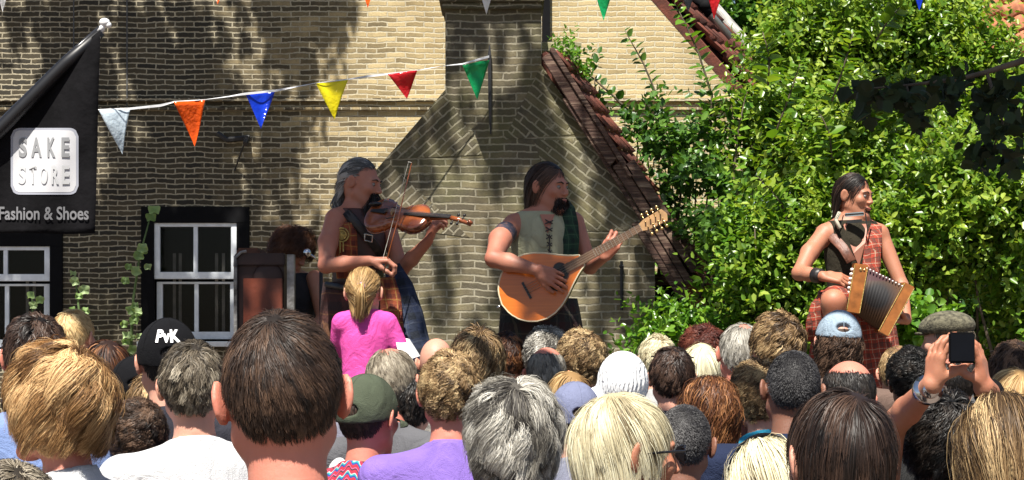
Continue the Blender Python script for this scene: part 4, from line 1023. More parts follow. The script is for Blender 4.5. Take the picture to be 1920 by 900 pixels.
def beard(root, C, Mh, s, mat, rs, n=900, ln=.035, zmax=-.045, wide=.55):
    """short hairs rooted round the mouth and chin, growing down"""
    u = unit(rs.normal(size=(n * 8, 3)) + np.array([0, .8, -.8])); c = np.array([0, .030, -.045]); r = np.array([.056, .062, .072])
    p = c + u * r; m = (p[:, 2] < zmax) & (np.abs(u[:, 0]) < wide) & (p[:, 1] > .03) & ~((np.abs(p[:, 0]) < .018) & (np.abs(p[:, 2] + .060) < .006)); p = p[m][:n]; u = u[m][:n]; n = len(p)
    P = [p]; d = unit(unit(u / r) * .6 + np.array([0, .05, -1.0]) + rs.normal(size=(n, 3)) * .2); L = ln * rs.uniform(.6, 1.1, n)[:, None]
    for j in range(1, 4): P.append(p + d * L * j / 3 + np.array([0, -.1, -.2]) * L * (j / 3) ** 2)
    P = np.stack(P, 1); sd = unit(np.cross(d, rs.normal(size=(n, 3))))[:, None] * .0012
    V = np.stack([P - sd, P + sd], 2).reshape(-1, 3); b = (np.arange(n)[:, None] * 4 + np.arange(3)[None]).ravel() * 2
    F = np.stack([b, b + 1, b + 3, b + 2], 1); T_ = np.repeat(rs.uniform(.2, .6, n), 8)
    V = np.array(C) + s * V @ np.array(Mh).T
    return link('beard', mesh_np('beard', V, F, T_), mat, root, smooth=True)
def sash(root, pts, wdt, mat, name, off, thick=.012, nrm=(0, -1, 0)):
    """a strip of cloth lying along points"""
    m = MB(); pts = [np.array(p, float) for p in pts]; n = len(pts); vs = []
    for i, p in enumerate(pts):
        t = unit(pts[min(i + 1, n - 1)] - pts[max(i - 1, 0)]); a = unit(np.cross(t, np.array(nrm, float))); w_ = wdt[i] if hasattr(wdt, '__len__') else wdt
        for q in range(7):
            f = (q / 6 - .5) * 2; vs.append(p - np.array(off) + a * w_ * f + np.array(nrm, float) * (.006 * math.cos(f * 9 + i) - .010 * f * f))
    fs = [(i * 7 + q, i * 7 + q + 1, i * 7 + 8 + q, i * 7 + 7 + q) for i in range(n - 1) for q in range(6)]
    m.add(vs, fs); o = m.build(name, mat, root, smooth=True)
    md = o.modifiers.new('s', 'SOLIDIFY'); md.thickness = thick; md.offset = 0
    return o
# ---------------------------------------------------------------- fiddler
Yv = 9.8
fid, fo = musician(672, Yv, 'fiddler in a dark sleeveless leather vest with grey hair tied back, bowing a violin')
def Pv(px, py, dy=0): return W3(px, py, Yv + dy)
Hv = Pv(677, 345); Mv = basis((.95, -.36, -.14), (.10, 0, 1))
S = head_sdf('man').xf(Hv, Mv, 1.08)
nk, sl, sr, ch, wa, hp = Pv(668, 398, .02), Pv(628, 412, -.10), Pv(722, 410, .12), Pv(672, 460), Pv(672, 535), Pv(675, 600)
S.cap(Hv + np.array([-.015, .01, -.05]), nk + np.array([0, 0, -.03]), .060, .066, .03)
Tv, Mt = torso(nk, sl, sr, ch, wa, hp, .90, .105)
S.join(Tv)
el, wr = Pv(611, 498, -.28), Pv(694, 489, -.42)
S.chain([sl, (sl + el) / 2 + np.array([-.012, 0, 0]), el], [0.049, 0.048, 0.037], .02); S.chain([el, el * .6 + wr * .4, wr], [0.038, 0.038, 0.025], .015)
hand(S, wr, (1, -.02, .05), (.0, .2, -1), side=1, curl=(.7, .9, .5), s=1.02, thumb=(.8, .2, .6))
el2, wr2 = Pv(752, 506, -.05), Pv(803, 452, -.20)
S.chain([sr, el2], [0.048, 0.037], .02); S.chain([el2, el2 * .6 + wr2 * .4, wr2], [0.038, 0.037, 0.025], .015)
hand(S, wr2, (.35, -.15, 1), (.75, .2, .1), side=-1, curl=(.5, 1.0, .9), s=1.02, thumb=(.9, .1, .5))
legs(S, hp, fo)
put(S, 'body', .0048, SK['ruddy'], fid, fo)
add_eyes(fid, Hv - fo, Mv, 1.08); add_face(fid, Hv - fo, Mv, 1.08, M_browm)
add_hair('hair', fid, Hv - fo, Mv, 1.08, HM['steel'], rsm, N=5200, length=.075, S=6, width=.0020, vol=.04, lift=.05, flow='back', grav=.15, pull=.6, fringe=.58, clump=.75, K=90, frizz=.04, tvar=.6, tone=.66)
# ponytail
V = []; F = []; T_ = []
for k in range(420):
    a0 = rsm.normal(size=3) * .007; pts = [Pv(648, 352, .03) + a0, Pv(637, 368, .03) + a0 * 1.6, Pv(632, 385, .03) + a0 * 2, Pv(640, 402, .0) + a0 * 1.5]
    sd = unit(rsm.normal(size=3)) * .0016; b = len(V)
    for i, p in enumerate(pts): V += [p - sd - fo, p + sd - fo]; T_ += [.4, .4] if k % 3 else [.75, .75]
    for i in range(3): F.append((b + 2 * i, b + 2 * i + 1, b + 2 * i + 3, b + 2 * i + 2))
link('ponytail', mesh_np('ponytail', np.array(V), np.array(F), T_), HM['steel'], fid, smooth=True)
beard(fid, Hv - fo, Mv, 1.08, HM['black'], rsm, 1500, .055, -.036, .70)
vest = torso(nk, sl, sr, ch, wa, hp, .88, .105, .42)[0].grow(.016); vest.cut((0, 0, 1), Pv(0, 392)[2]).cut((0, 0, -1), -Pv(0, 545)[2])
M_lea = plain('brown_leather', (.050, .016, .012), .5, .35, 12, .5)
put(vest, 'vest', .009, M_lea, fid, fo)
def on_chest(S, px, py, Y0=9.2):     # first point of a body surface met going away from the camera
    for y in np.arange(Y0, Y0 + 1.4, .004):
        p = W3(px, py, y); d = 1
        for q in S.p:
            if q[6] or q[0] == 'h': continue
            if q[0] == 'c':
                v = q[2] - q[1]; t = min(1, max(0, (p - q[1]) @ v / max(v @ v, 1e-9))); dd = np.linalg.norm(p - q[1] - t * v) - (q[3] + (q[4] - q[3]) * t)
            else:
                uu = q[3].T @ (p - q[1]); k0 = np.linalg.norm(uu / q[2]); dd = k0 * (k0 - 1) / max(np.linalg.norm(uu / q[2] ** 2), 1e-6)
            d = min(d, dd)
        if d < .004: return p
    return W3(px, py, Y0 + .6)
M_rust = tartan('rust_tartan', (.26, .055, .018), (.10, .02, .012), (.34, .20, .05), .055)
vs_ = vest
pl = [on_chest(vs_, 650, y) + np.array([0, -.012, 0]) for y in (418, 440, 462, 485, 505, 522)]
sash(fid, pl, [.035, .05, .055, .055, .055, .05], M_rust, 'tartan_panel', fo)
c = on_chest(vs_, 642, 441) + np.array([0, -.03, 0]) - fo
M_gold = plain('gold_thread', (.50, .36, .10), .45, .35, 60, .6)
em = MB()
for rr, tb in ((.034, .004), (.022, .004)): em.tube([c + np.array([math.cos(a) * rr, -.004, math.sin(a) * rr]) for a in np.linspace(0, 6.283, 22)], tb, 5)
for k in range(8):
    a = k * math.pi / 4; em.tube([c + np.array([0, -.004, 0]), c + np.array([math.cos(a) * .022, -.004, math.sin(a) * .022])], .0028, 4)
em.ball(c, (.018, .006, .018)).box(c + np.array([-.012, -.004, -.09]), c + np.array([-.006, .002, -.03])).box(c + np.array([.004, -.004, -.085]), c + np.array([.010, .002, -.03]))
em.build('emblem', M_gold, fid, smooth=False)
M_strap = plain('black_leather', (.018, .014, .014), .45, .3, 20, .3)
sash(fid, [on_chest(vs_, x, y) + np.array([0, -.018, 0]) for x, y in ((648, 398), (662, 412), (676, 428), (690, 445), (704, 462), (714, 480))], .022, M_strap, 'strap', fo)
bk = on_chest(vs_, 692, 447) + np.array([0, -.035, 0]) - fo
MB().tube([bk + np.array(q) for q in ((-.02, 0, .02), (.02, 0, .012), (.016, 0, -.02), (-.02, 0, -.012), (-.02, 0, .02))], .004, 5).build('buckle', plain('steel', (.6, .6, .6), .25, .1, Metallic=1.0), fid)
# kilts: pleated skirts
def kilt(root, off, c0, c1, rx0, ry0, rx1, ry1, mat, name='kilt', pleats=22, amp=.10, yaw=0):
    V = []; F = []; n = pleats * 6; m = 10
    c0, c1 = np.array(c0, float), np.array(c1, float)
    for i in range(m + 1):
        t = i / m; c = c0 * (1 - t) + c1 * t; rx = rx0 + (rx1 - rx0) * t ** .8; ry = ry0 + (ry1 - ry0) * t ** .8
        for k in range(n):
            a = 2 * math.pi * k / n; ph = (k % 6) / 6; w_ = 1 + amp * t * (ph - .5) + .02 * math.sin(3 * a + 4 * t)
            V.append(c + np.array([math.cos(a) * rx * w_, math.sin(a) * ry * w_, .006 * math.sin(a * 5) * t]) - off)
    for i in range(m):
        for k in range(n): F.append((i * n + k, i * n + (k + 1) % n, (i + 1) * n + (k + 1) % n, (i + 1) * n + k))
    o = link(name, mesh_np(name, np.array(V), np.array(F)), mat, root); md = o.modifiers.new('s', 'SOLIDIFY'); md.thickness = .006; return o
M_kiltv = tartan('brown_tartan', (.060, .016, .012), (.025, .010, .01), (.12, .05, .02), .10)
M_blue = tartan('blue_tartan', (.018, .028, .065), (.008, .012, .022), (.045, .055, .085), .09, .15)
kilt(fid, fo, Pv(672, 530), Pv(690, 770), .175, .135, .27, .21, M_kiltv)
sash(fid, [Pv(735, 500, -.16), Pv(752, 540, -.19), Pv(765, 590, -.22), Pv(775, 650, -.24), Pv(782, 730, -.25)], [.035, .06, .075, .085, .09], M_blue, 'blue_plaid', fo, .02)
sash(fid, [Pv(726, 520, -.22), Pv(732, 560, -.25), Pv(736, 620, -.27), Pv(738, 700, -.27)], [.03, .05, .055, .05], M_rust, 'rust_plaid', fo, .015)
MB().tube([Pv(612, 533, -.08) - fo, Pv(650, 541, -.17) - fo, Pv(700, 541, -.17) - fo, Pv(742, 533, -.02) - fo], .016, 6).build('belt', M_strap, fid, smooth=True)
# violin
M_varn = NT('violin_varnish'); ov = M_varn.obj(); M_varn = M_varn.bsdf(M_varn.ramp(M_varn.noise(9, ov, 4), [(.35, (.10, .022, .008)), (.65, (.32, .085, .02))]), .18, None, Coat_Weight=.7, Coat_Roughness=.08)
M_ebony = plain('ebony', (.012, .010, .009), .35, .2)
hw = np.array([(0, 0), (.02, .14), (.05, .20), (.10, .255), (.16, .285), (.22, .29), (.29, .272), (.345, .235), (.365, .245), (.39, .205), (.43, .172), (.5, .157), (.56, .160), (.61, .185), (.635, .212), (.655, .195), (.70, .215), (.78, .236), (.86, .222), (.92, .18), (.96, .12), (.985, .06), (1, 0)])
vroot_c = Pv(748, 408, -.30)
vx = unit(np.array([1, -.52, -.12])); vn = np.array([.05, -.80, .60]); vn = unit(vn - vx * (vn @ vx)); vy = np.cross(vn, vx)
vio = empty('violin', tuple(vroot_c), label='reddish brown violin tucked under the fiddler\'s chin', cat='violin')
LV = .356; tl = np.linspace(0, 1, 60); wv_ = np.interp(tl, hw[:, 0], hw[:, 1])
def vp(t, s_, h_): return vx * ((t - .5) * LV) + vy * (s_ * LV) + vn * h_
def plate(h0, h1, ov=0.0, arch=0.0, mat=None, name='body'):
    V = []; F = []; n = len(tl); q = 9
    for i in range(n):
        for j in range(q):
            f = j / (q - 1) * 2 - 1; w_ = wv_[i] + (ov if 0 < i < n - 1 else 0); e = (1 - f * f) * min(1, wv_[i] / .15) * (1 - abs(tl[i] - .5) ** 3 * 4)
            V.append(vp(tl[i], f * w_, h1 + arch * max(0, e)))
    for i in range(n):
        for j in range(q):
            f = j / (q - 1) * 2 - 1; V.append(vp(tl[i], f * (wv_[i] + (ov if 0 < i < n - 1 else 0)), h0))
    N2 = n * q
    for i in range(n - 1):
        for j in range(q - 1):
            a = i * q + j; F.append((a, a + 1, a + q + 1, a + q)); F.append((N2 + a, N2 + a + q, N2 + a + q + 1, N2 + a + 1))
        F.append((i * q, (i + 1) * q, N2 + (i + 1) * q, N2 + i * q)); F.append((i * q + q - 1, N2 + i * q + q - 1, N2 + (i + 1) * q + q - 1, (i + 1) * q + q - 1))
    return link(name, mesh_np(name, np.array(V), np.array(F)), mat, vio, smooth=False)
plate(-.018, .016, 0, 0, M_varn, 'ribs'); top_ = plate(.016, .019, .012, .013, M_varn, 'top_plate'); plate(-.021, -.018, .012, 0, M_varn, 'back_plate')
MB().prism([vp(.62, -.03, .030), vp(.62, .03, .030), vp(1.36, .034, .036), vp(1.36, -.034, .036)], vn * .006).build('fingerboard', M_ebony, vio)
MB().prism([vp(.98, -.036, .010), vp(.98, .036, .010), vp(1.36, .03, .028), vp(1.36, -.03, .028)], vn * .012).prism([vp(.93, -.04, -.016), vp(.93, .04, -.016), vp(1.04, .03, .012), vp(1.04, -.03, .012)], vn * .018).build('neck', M_varn, vio)
sc_ = [vp(1.36, 0, .030), vp(1.48, 0, .022), vp(1.58, 0, .006), vp(1.63, 0, -.004), vp(1.66, 0, .008), vp(1.635, 0, .018), vp(1.61, 0, .008)]
MB().tube(sc_, [.013, .012, .010, .010, .010, .009, .006], 8).build('scroll', M_varn, vio, smooth=True)
for k, t_ in enumerate((1.40, 1.44, 1.49, 1.53)):
    sg = 1 if k % 2 else -1; MB().tube([vp(t_, 0, .024), vp(t_, sg * .075, .024)], .0035, 6).ball(vp(t_, sg * .085, .024), .008, 8, 6).build('peg', M_ebony, vio, smooth=True)
MB().prism([vp(.43, -.055, .028), vp(.43, .055, .028), vp(.43, .03, .052), vp(.43, -.03, .050)], vx * .004).build('bridge', plain('maple', (.5, .33, .16), .5), vio)
MB().prism([vp(.08, -.02, .030), vp(.08, .02, .030), vp(.33, .05, .036), vp(.33, -.05, .036)], vn * .006).build('tailpiece', M_ebony, vio)
MB().ball(vp(.08, .14, .030), (.035, .028, .012)).build('chin_rest', M_ebony, vio, smooth=True)
for sg in (-1, 1):
    fh = MB(); fh.tube([vp(.36, sg * .10, .0285), vp(.38, sg * .115, .0285), vp(.43, sg * .10, .0295), vp(.49, sg * .085, .029), vp(.50, sg * .07, .030)], .0028, 5)
    fh.build('sound_hole', M_ebony, vio)
sg_ = MB()
for k in range(4): sg_.tube([vp(.30, (k - 1.5) * .014, .040), vp(.43, (k - 1.5) * .018, .052), vp(1.38, (k - 1.5) * .012, .044)], .0008, 4)
sg_.build('strings', plain('string_steel', (.5, .5, .5), .3, .1, Metallic=1.0), vio)
b0, b1 = Pv(719, 512, -.46), Pv(772, 305, -.36)
bow = empty('violin_bow', tuple((b0 + b1) / 2), label='long thin violin bow pointing up from the fiddler\'s right hand', cat='violin bow')
bc = (b0 + b1) / 2; bd_ = unit(b1 - b0); bs = unit(np.cross(bd_, [0, 1, 0]))
MB().tube([b0 - bc, (b0 + b1) / 2 - bc + bs * -.004, b1 - bc], [.0036, .0032, .0026], 6).build('stick', M_varn, bow, smooth=True)
MB().prism([b0 - bc + bd_ * .02 + bs * .004, b0 - bc + bd_ * .065 + bs * .004, b0 - bc + bd_ * .065 + bs * .022, b0 - bc + bd_ * .02 + bs * .022], (0, .008, 0)).build('frog', M_ebony, bow)
MB().tube([b0 - bc + bd_ * .06 + bs * .020, b1 - bc + bs * .016], .0009, 4).tube([b1 - bc, b1 - bc + bs * .018], .0025, 5).build('bow_hair', plain('bow_hair', (.6, .57, .5), .6), bow)
# ---------------------------------------------------------------- bouzouki player
Yg = 10.0
gui, go = musician(1015, Yg, 'long-haired bearded musician in a cream sleeveless shirt playing a bouzouki')
def Pg(px, py, dy=0): return W3(px, py, Yg + dy)
Hg = Pg(1029, 352); Mg = basis((.84, -.62, -.06), (-.03, 0, 1))
S = head_sdf('man').xf(Hg, Mg, 1.10)
nk, sl, sr, ch, wa, hp = Pg(1022, 402, .02), Pg(962, 422, -.04), Pg(1078, 418, .07), Pg(1017, 460), Pg(1015, 540), Pg(1013, 605)
S.cap(Hg + np.array([-.01, .01, -.05]), nk + np.array([0, 0, -.03]), .064, .074, .03)
Tg, _ = torso(nk, sl, sr, ch, wa, hp, .92, .115); S.join(Tg)
el, wr = Pg(926, 485, -.33), Pg(1006, 506, -.445)
S.chain([sl, (sl + el) / 2 + np.array([-.018, 0, .01]), el], [0.053, 0.056, 0.044], .02); S.chain([el, el * .65 + wr * .35, wr], [0.044, 0.046, 0.027], .015)
hand(S, wr, (1, .06, -.45), (.0, 1, -.1), side=1, curl=(.30, .4, .3), s=1.08, thumb=(.9, .5, .1))
el2, wr2 = Pg(1106, 500, -.05), Pg(1133, 482, -.28)
S.chain([sr, el2], [0.049, 0.039], .02); S.chain([el2, wr2], [0.038, 0.026], .015)
hand(S, wr2, (.55, -.35, .85), (.1, .8, .3), side=-1, curl=(.6, 1.0, .7), s=1.05, thumb=(.8, .1, .4))
legs(S, hp, go)
put(S, 'body', .0048, SK['ruddy'], gui, go); add_eyes(gui, Hg - go, Mg, 1.10); add_face(gui, Hg - go, Mg, 1.10, M_browm)
add_hair('hair', gui, Hg - go, Mg, 1.10, HM['darkbrown'], rsm, N=6000, length=.26, S=12, width=.0020, vol=.09, lift=.06, flow='backdown', grav=1.0, pull=.5, fringe=.58, clump=.7, K=90, frizz=.06, tvar=.5, tone=.60, ears=True)
beard(gui, Hg - go, Mg, 1.10, HM['darkbrown'], rsm, 1500, .030, -.046, .75)
M_cream = cloth('cream_linen', (.52, .52, .35), 12, .8)
shirt = torso(nk, sl, sr, ch, wa, hp, .90, .115, .36)[0].grow(.016); shirt.cut((0, 0, 1), Pg(0, 397)[2]).cut((0, 0, -1), -Pg(0, 600)[2]); put(shirt, 'shirt', .009, M_cream, gui, go)
M_neck = SK['ruddy']
vpts = [on_chest(shirt, x, y, 9.5) + np.array([0, -.006, 0]) - go for x, y in ((1012, 402), (1040, 402), (1032, 425), (1027, 438))]
MB().prism(vpts, (0, -.002, 0)).build('open_collar', M_neck, gui)
lc = MB()
for k in range(5):
    a = on_chest(shirt, 1022 + k * 1.2, 412 + k * 14, 9.5) - go; b = on_chest(shirt, 1036 - k * .5, 420 + k * 14, 9.5) - go; o_ = np.array([0, -.014, 0])
    lc.tube([a + o_, b + o_], .0035, 5); lc.tube([on_chest(shirt, 1036 - k * .5, 414 + k * 14, 9.5) - go + o_, on_chest(shirt, 1022 + k, 420 + k * 14, 9.5) - go + o_], .0035, 5)
lc.tube([on_chest(shirt, 1030, 478, 9.5) - go + np.array([0, -.015, 0]), on_chest(shirt, 1030, 440, 9.5) - go + np.array([0, -.02, 0])], .004, 5)
lc.build('lacing', M_strap, gui)
M_green = tartan('green_tartan', (.012, .045, .022), (.006, .018, .012), (.05, .10, .05), .05)
sash(gui, [Pg(1052, 386, .10), on_chest(shirt, 1060, 398, 9.5) + [0, -.03, 0], on_chest(shirt, 1066, 420, 9.5) + [0, -.03, 0], on_chest(shirt, 1067, 450, 9.5) + [0, -.03, 0], on_chest(shirt, 1066, 485, 9.5) + [0, -.03, 0], Pg(1064, 530, -.18)], [.05, .052, .05, .052, .048, .045], M_green, 'sash', go, .014)
# tattoo: band round the upper arm
tc = sl * .62 + el * .38; tsd = SDF().cap(sl * .74 + el * .26 + np.array([-.012, 0, .005]), sl * .52 + el * .48 + np.array([-.016, 0, .008]), .0590, .0580, .01)
ttm = NT('tattoo_ink'); ot_ = ttm.obj(); fz = ttm.noise(34, ot_, 3); ttm.bsdf(ttm.ramp(fz, [(.50, (.025, .025, .04)), (.62, (.14, .07, .06))]), .5)
put(tsd, 'tattoo', .006, ttm.m, gui, go)
tr = SDF(); legs(tr, hp, go); tr = tr.grow(.016); tr.ell(hp, (.175, .135, .13), .05); tr.cut((0, 0, 1), Pg(0, 552)[2]).cut((0, 0, -1), -(STZ + .09)); put(tr, 'trousers', .012, cloth('black_trousers', (.018, .018, .020)), gui, go)
kilt(gui, go, Pg(1012, 560), Pg(1015, 760), .19, .15, .25, .20, tartan('dark_tartan', (.016, .018, .016), (.03, .01, .01), (.07, .06, .04), .10))
# bouzouki
bz = Pg(1004, 536, -.34)
bx = unit(np.array([255, 0, 140.]) + np.array([0, -20, 0])); bn = np.array([-.05, -1, .10]); bn = unit(bn - bx * (bn @ bx)); by = np.cross(bn, bx)
inst = empty('bouzouki', tuple(bz), label='big teardrop-shaped bouzouki with an orange wooden top and fretted neck', cat='bouzouki')
hwb = np.array([(0, 0), (.012, .08), (.04, .155), (.09, .235), (.16, .30), (.25, .35), (.36, .375), (.47, .365), (.58, .325), (.69, .26), (.79, .185), (.88, .125), (.95, .085), (1, .065)])
LB = .46
def bp_(t, s_, h_): return bx * ((t - .42) * LB) + by * (s_ * LB) + bn * h_
tb = np.linspace(0, 1, 48); wb_ = np.interp(tb, hwb[:, 0], hwb[:, 1])
poly = [bp_(t, w_, 0) for t, w_ in zip(tb, wb_)] + [bp_(t, -w_, 0) for t, w_ in zip(tb[::-1], wb_[::-1])][:-1]
M_spruce = NT('orange_spruce'); os_ = M_spruce.obj(); mps = M_spruce.n('ShaderNodeMapping', {0: os_, 'Rotation': (0, R(-29), 0), 'Scale': (1.5, 8, 60)})
gr_ = M_spruce.noise(2.0, mps, 5, .6); M_spruce = M_spruce.bsdf(M_spruce.mix(M_spruce.noise(5, os_), M_spruce.ramp(gr_, [(.35, (.52, .115, .010)), (.65, (.70, .18, .018))]), (.62, .15, .012)), .28, None, Coat_Weight=.3, Coat_Roughness=.12)
M_mahog = plain('dark_mahogany', (.10, .03, .015), .3, .3, 10)
MB().prism(poly, -bn * .085).build('sides', M_mahog, inst, bevel=.003)
MB().prism([p + bn * .003 for p in [q * 1.0 for q in poly]], bn * .003).build('soundboard', M_spruce, inst)
MB().tube([p + bn * .004 for p in poly] + [poly[0] + bn * .004], .0042, 5, cap=False).build('binding', plain('ivory_binding', (.72, .62, .42), .4), inst)
hc_ = bp_(.74, 0, .0075)
ring = [hc_ + bx * math.cos(a) * .037 * 1.0 + by * math.sin(a) * .047 for a in np.linspace(0, 6.283, 28, endpoint=False)]
MB().prism(ring, bn * .002).build('sound_hole', M_ebony, inst)
MB().tube([p + bn * .001 for p in ring] + [ring[0] + bn * .001], .0028, 5, cap=False).build('rosette', M_mahog, inst)
MB().prism([bp_(.60, -.17, .0075), bp_(.72, -.15, .0075), bp_(.72, -.09, .0075), bp_(.52, -.08, .0075)], bn * .002).build('pickguard', M_ebony, inst)
MB().prism([bp_(.30, -.10, .007), bp_(.30, .10, .007), bp_(.325, .10, .007), bp_(.325, -.10, .007)], bn * .010).build('bridge', M_ebony, inst)
def bpl(l, s_, h_): return bx * l + by * s_ + bn * h_
n0 = (.86 - .42) * LB; n1 = n0 + .40
MB().prism([bpl(n0 - .03, -.023, .008), bpl(n0 - .03, .023, .008), bpl(n1, .018, .008), bpl(n1, -.018, .008)], bn * .007).build('fingerboard', plain('rosewood', (.20, .12, .075), .4), inst)
MB().prism([bpl(n0, -.021, -.016), bpl(n0, .021, -.016), bpl(n1, .016, -.012), bpl(n1, -.016, -.012)], bn * .022).build('neck', M_mahog, inst)
fr = MB()
for k in range(14): l = n1 - .40 * (1 - 2 ** (-k / 12)) * 1.25; fr.tube([bpl(l, -.021, .0155), bpl(l, .021, .0155)], .0016, 4)
fr.build('frets', plain('fret_metal', (.75, .72, .65), .3, .05, Metallic=.8), inst)
st_ = MB()
for k in range(8): o_ = (k // 2 - 1.5) * .009 + (k % 2) * .0025; st_.tube([bp_(.31, o_ / LB * 1.5, .018), bpl(n1, o_, .019)], .0006, 4)
st_.build('strings', plain('string_steel', (.6, .58, .5), .3, .1, Metallic=1.0), inst)
MB().prism([bpl(n1, -.02, -.004), bpl(n1, .02, -.004), bpl(n1 + .03, .030, -.006), bpl(n1 + .135, .034, -.014), bpl(n1 + .15, 0, -.015), bpl(n1 + .135, -.034, -.014), bpl(n1 + .03, -.030, -.006)], bn * .014).build('headstock', plain('maple', (.38, .22, .10), .4, .2), inst, bevel=.002)
M_brass = plain('brass', (.75, .52, .22), .25, .1, Metallic=.9)
for k in range(4):
    for sg in (-1, 1):
        l = n1 + .035 + k * .028; MB().tube([bpl(l, sg * .02, .004), bpl(l, sg * .05, .002)], .003, 6).ball(bpl(l, sg * .054, .002), (.008, .007, .009), 8, 6).tube([bpl(l, sg * .014, .004), bpl(l, sg * .014, .022)], .004, 6).build('tuning_peg', M_brass, inst, smooth=True)
MB().tube([bp_(-.02, .0, -.03), bp_(-.075, .0, -.03)], [.008, .005], 6).build('strap_button', plain('steel', (.6, .6, .6), .25, .1, Metallic=1.0), inst, smooth=True)
# ---------------------------------------------------------------- accordion player
Ya = 10.3
acc, ao = musician(1600, Ya, 'smiling musician in olive vest and red tartan sash playing the wooden accordion')
def Pa(px, py, dy=0): return W3(px, py, Ya + dy)
Ha = Pa(1602, 368); Ma = basis((.80, -.66, -.10), (.0, 0, 1))
S = head_sdf('man').xf(Ha, Ma, 1.02)
nk, sl, sr, ch, wa, hp = Pa(1597, 418, .02), Pa(1545, 440, -.03), Pa(1650, 440, .06), Pa(1598, 472), Pa(1598, 540), Pa(1600, 600)
S.cap(Ha + np.array([-.01, .01, -.05]), nk + np.array([0, 0, -.03]), .060, .066, .03)
Ta, _ = torso(nk, sl, sr, ch, wa, hp, .90, .108); S.join(Ta)
el, wr = Pa(1499, 512, -.20), Pa(1543, 518, -.36)
S.chain([sl, (sl + el) / 2 + np.array([-.012, 0, .005]), el], [0.048, 0.046, 0.039], .02); S.chain([el, el * .6 + wr * .4, wr], [0.039, 0.037, 0.026], .015)
hand(S, wr, (1, -.15, -.12), (.25, .5, -.8), side=-1, curl=(.45, .7, .5), s=1.08, spread=.16, thumb=(.7, .6, .3))
el2, wr2 = Pa(1690, 535, -.02), Pa(1700, 600, -.22)
S.chain([sr, el2], [0.048, 0.037], .02); S.chain([el2, wr2], [0.037, 0.026], .015)
hand(S, wr2, (-.9, -.35, -.05), (-.3, -.2, .9), side=1, curl=(.6, .9, .6), s=1.05, thumb=(.6, .5, .5))
kn = Pa(1563, 566, -.42); an = Pa(1568, 700, -.36)
legs(S, hp, ao, knees=[(kn, an), None])
put(S, 'body', .0048, SK['tan'], acc, ao); add_eyes(acc, Ha - ao, Ma, 1.02); add_face(acc, Ha - ao, Ma, 1.02, M_browm, True)
add_hair('hair', acc, Ha - ao, Ma, 1.02, HM['darkbrown'], rsm, N=5200, length=.19, S=10, width=.0020, vol=.05, lift=.04, flow='backdown', grav=1.0, pull=.5, fringe=.60, clump=.7, K=90, frizz=.05, tvar=.5, tone=.5)
beard(acc, Ha - ao, Ma, 1.02, HM['brown'], rsm, 500, .010, -.050, .5)
vest = torso(nk, sl, sr, ch, wa, hp, .88, .108, .42)[0].grow(.015); vest.cut((0, 0, 1), Pa(0, 414)[2]).cut((0, 0, -1), -Pa(0, 575)[2]); put(vest, 'vest', .009, cloth('olive_vest', (.042, .036, .024), 12, .8), acc, ao)
vpts = [on_chest(vest, x, y, 9.8) + np.array([0, -.006, 0]) - ao for x, y in ((1580, 420), (1626, 420), (1622, 455), (1610, 500), (1600, 475))]
MB().prism(vpts, (0, -.003, 0)).build('bare_chest', SK['ruddy'], acc)
M_redt = tartan('red_tartan', (.30, .035, .015), (.12, .03, .02), (.36, .26, .18), .05, 0.1, (.03, .03, .02))
sash(acc, [Pa(1632, 418, .12), on_chest(vest, 1640, 424, 9.8) + [0, -.03, 0], on_chest(vest, 1638, 445, 9.8) + [0, -.03, 0], on_chest(vest, 1634, 470, 9.8) + [0, -.035, 0], on_chest(vest, 1632, 495, 9.8) + [0, -.04, 0], Pa(1632, 525, -.20)], [.028, .032, .040, .045, .048, .048], M_redt, 'sash', ao, .014)
sash(acc, [Pa(1538, 424, .08), on_chest(vest, 1545, 427, 9.8) + [0, -.02, 0], on_chest(vest, 1562, 446, 9.8) + [0, -.02, 0], on_chest(vest, 1580, 465, 9.8) + [0, -.02, 0], Pa(1597, 490, -.20)], .026, plain('tan_leather', (.16, .06, .035), .5, .3, 20, .3), 'strap', ao, .008)
sash(acc, [Pa(1575, 398, -.10), Pa(1568, 412, -.12), Pa(1575, 428, -.14)], .008, plain('piping', (.5, .46, .36), .8), 'collar_piping', ao, .006)
kilt(acc, ao, Pa(1600, 545), Pa(1602, 740), .18, .15, .26, .22, M_redt)
kd = SDF().chain([hp + np.array([-.06, -.05, -.01]), kn + (hp - kn) * .12 + np.array([0, 0, .02])], [.115, .080], .02).cut((0, 0, -1), -Pa(0, 640)[2])
put(kd, 'kilt_over_thigh', .010, M_redt, acc, ao)
sash(acc, [Pa(1548, 552, -.30), Pa(1536, 575, -.32), Pa(1530, 605, -.32), Pa(1528, 640, -.30)], [.02, .04, .05, .05], M_redt, 'kilt_fold', ao, .014)
MB().tube([wr - ao + (el - wr) * .05, wr - ao + (el - wr) * .32], [.036, .041], 14).build('wristband', M_strap, acc, smooth=True)
stl = empty('stool', tuple(an[:2]) + (STZ,), label='small wooden box under the accordion player\'s raised foot', cat='box')
MB().box((-.14, -.24, .0), (.18, .12, an[2] - STZ - .105)).build('box', M_plank, stl, bevel=.006)
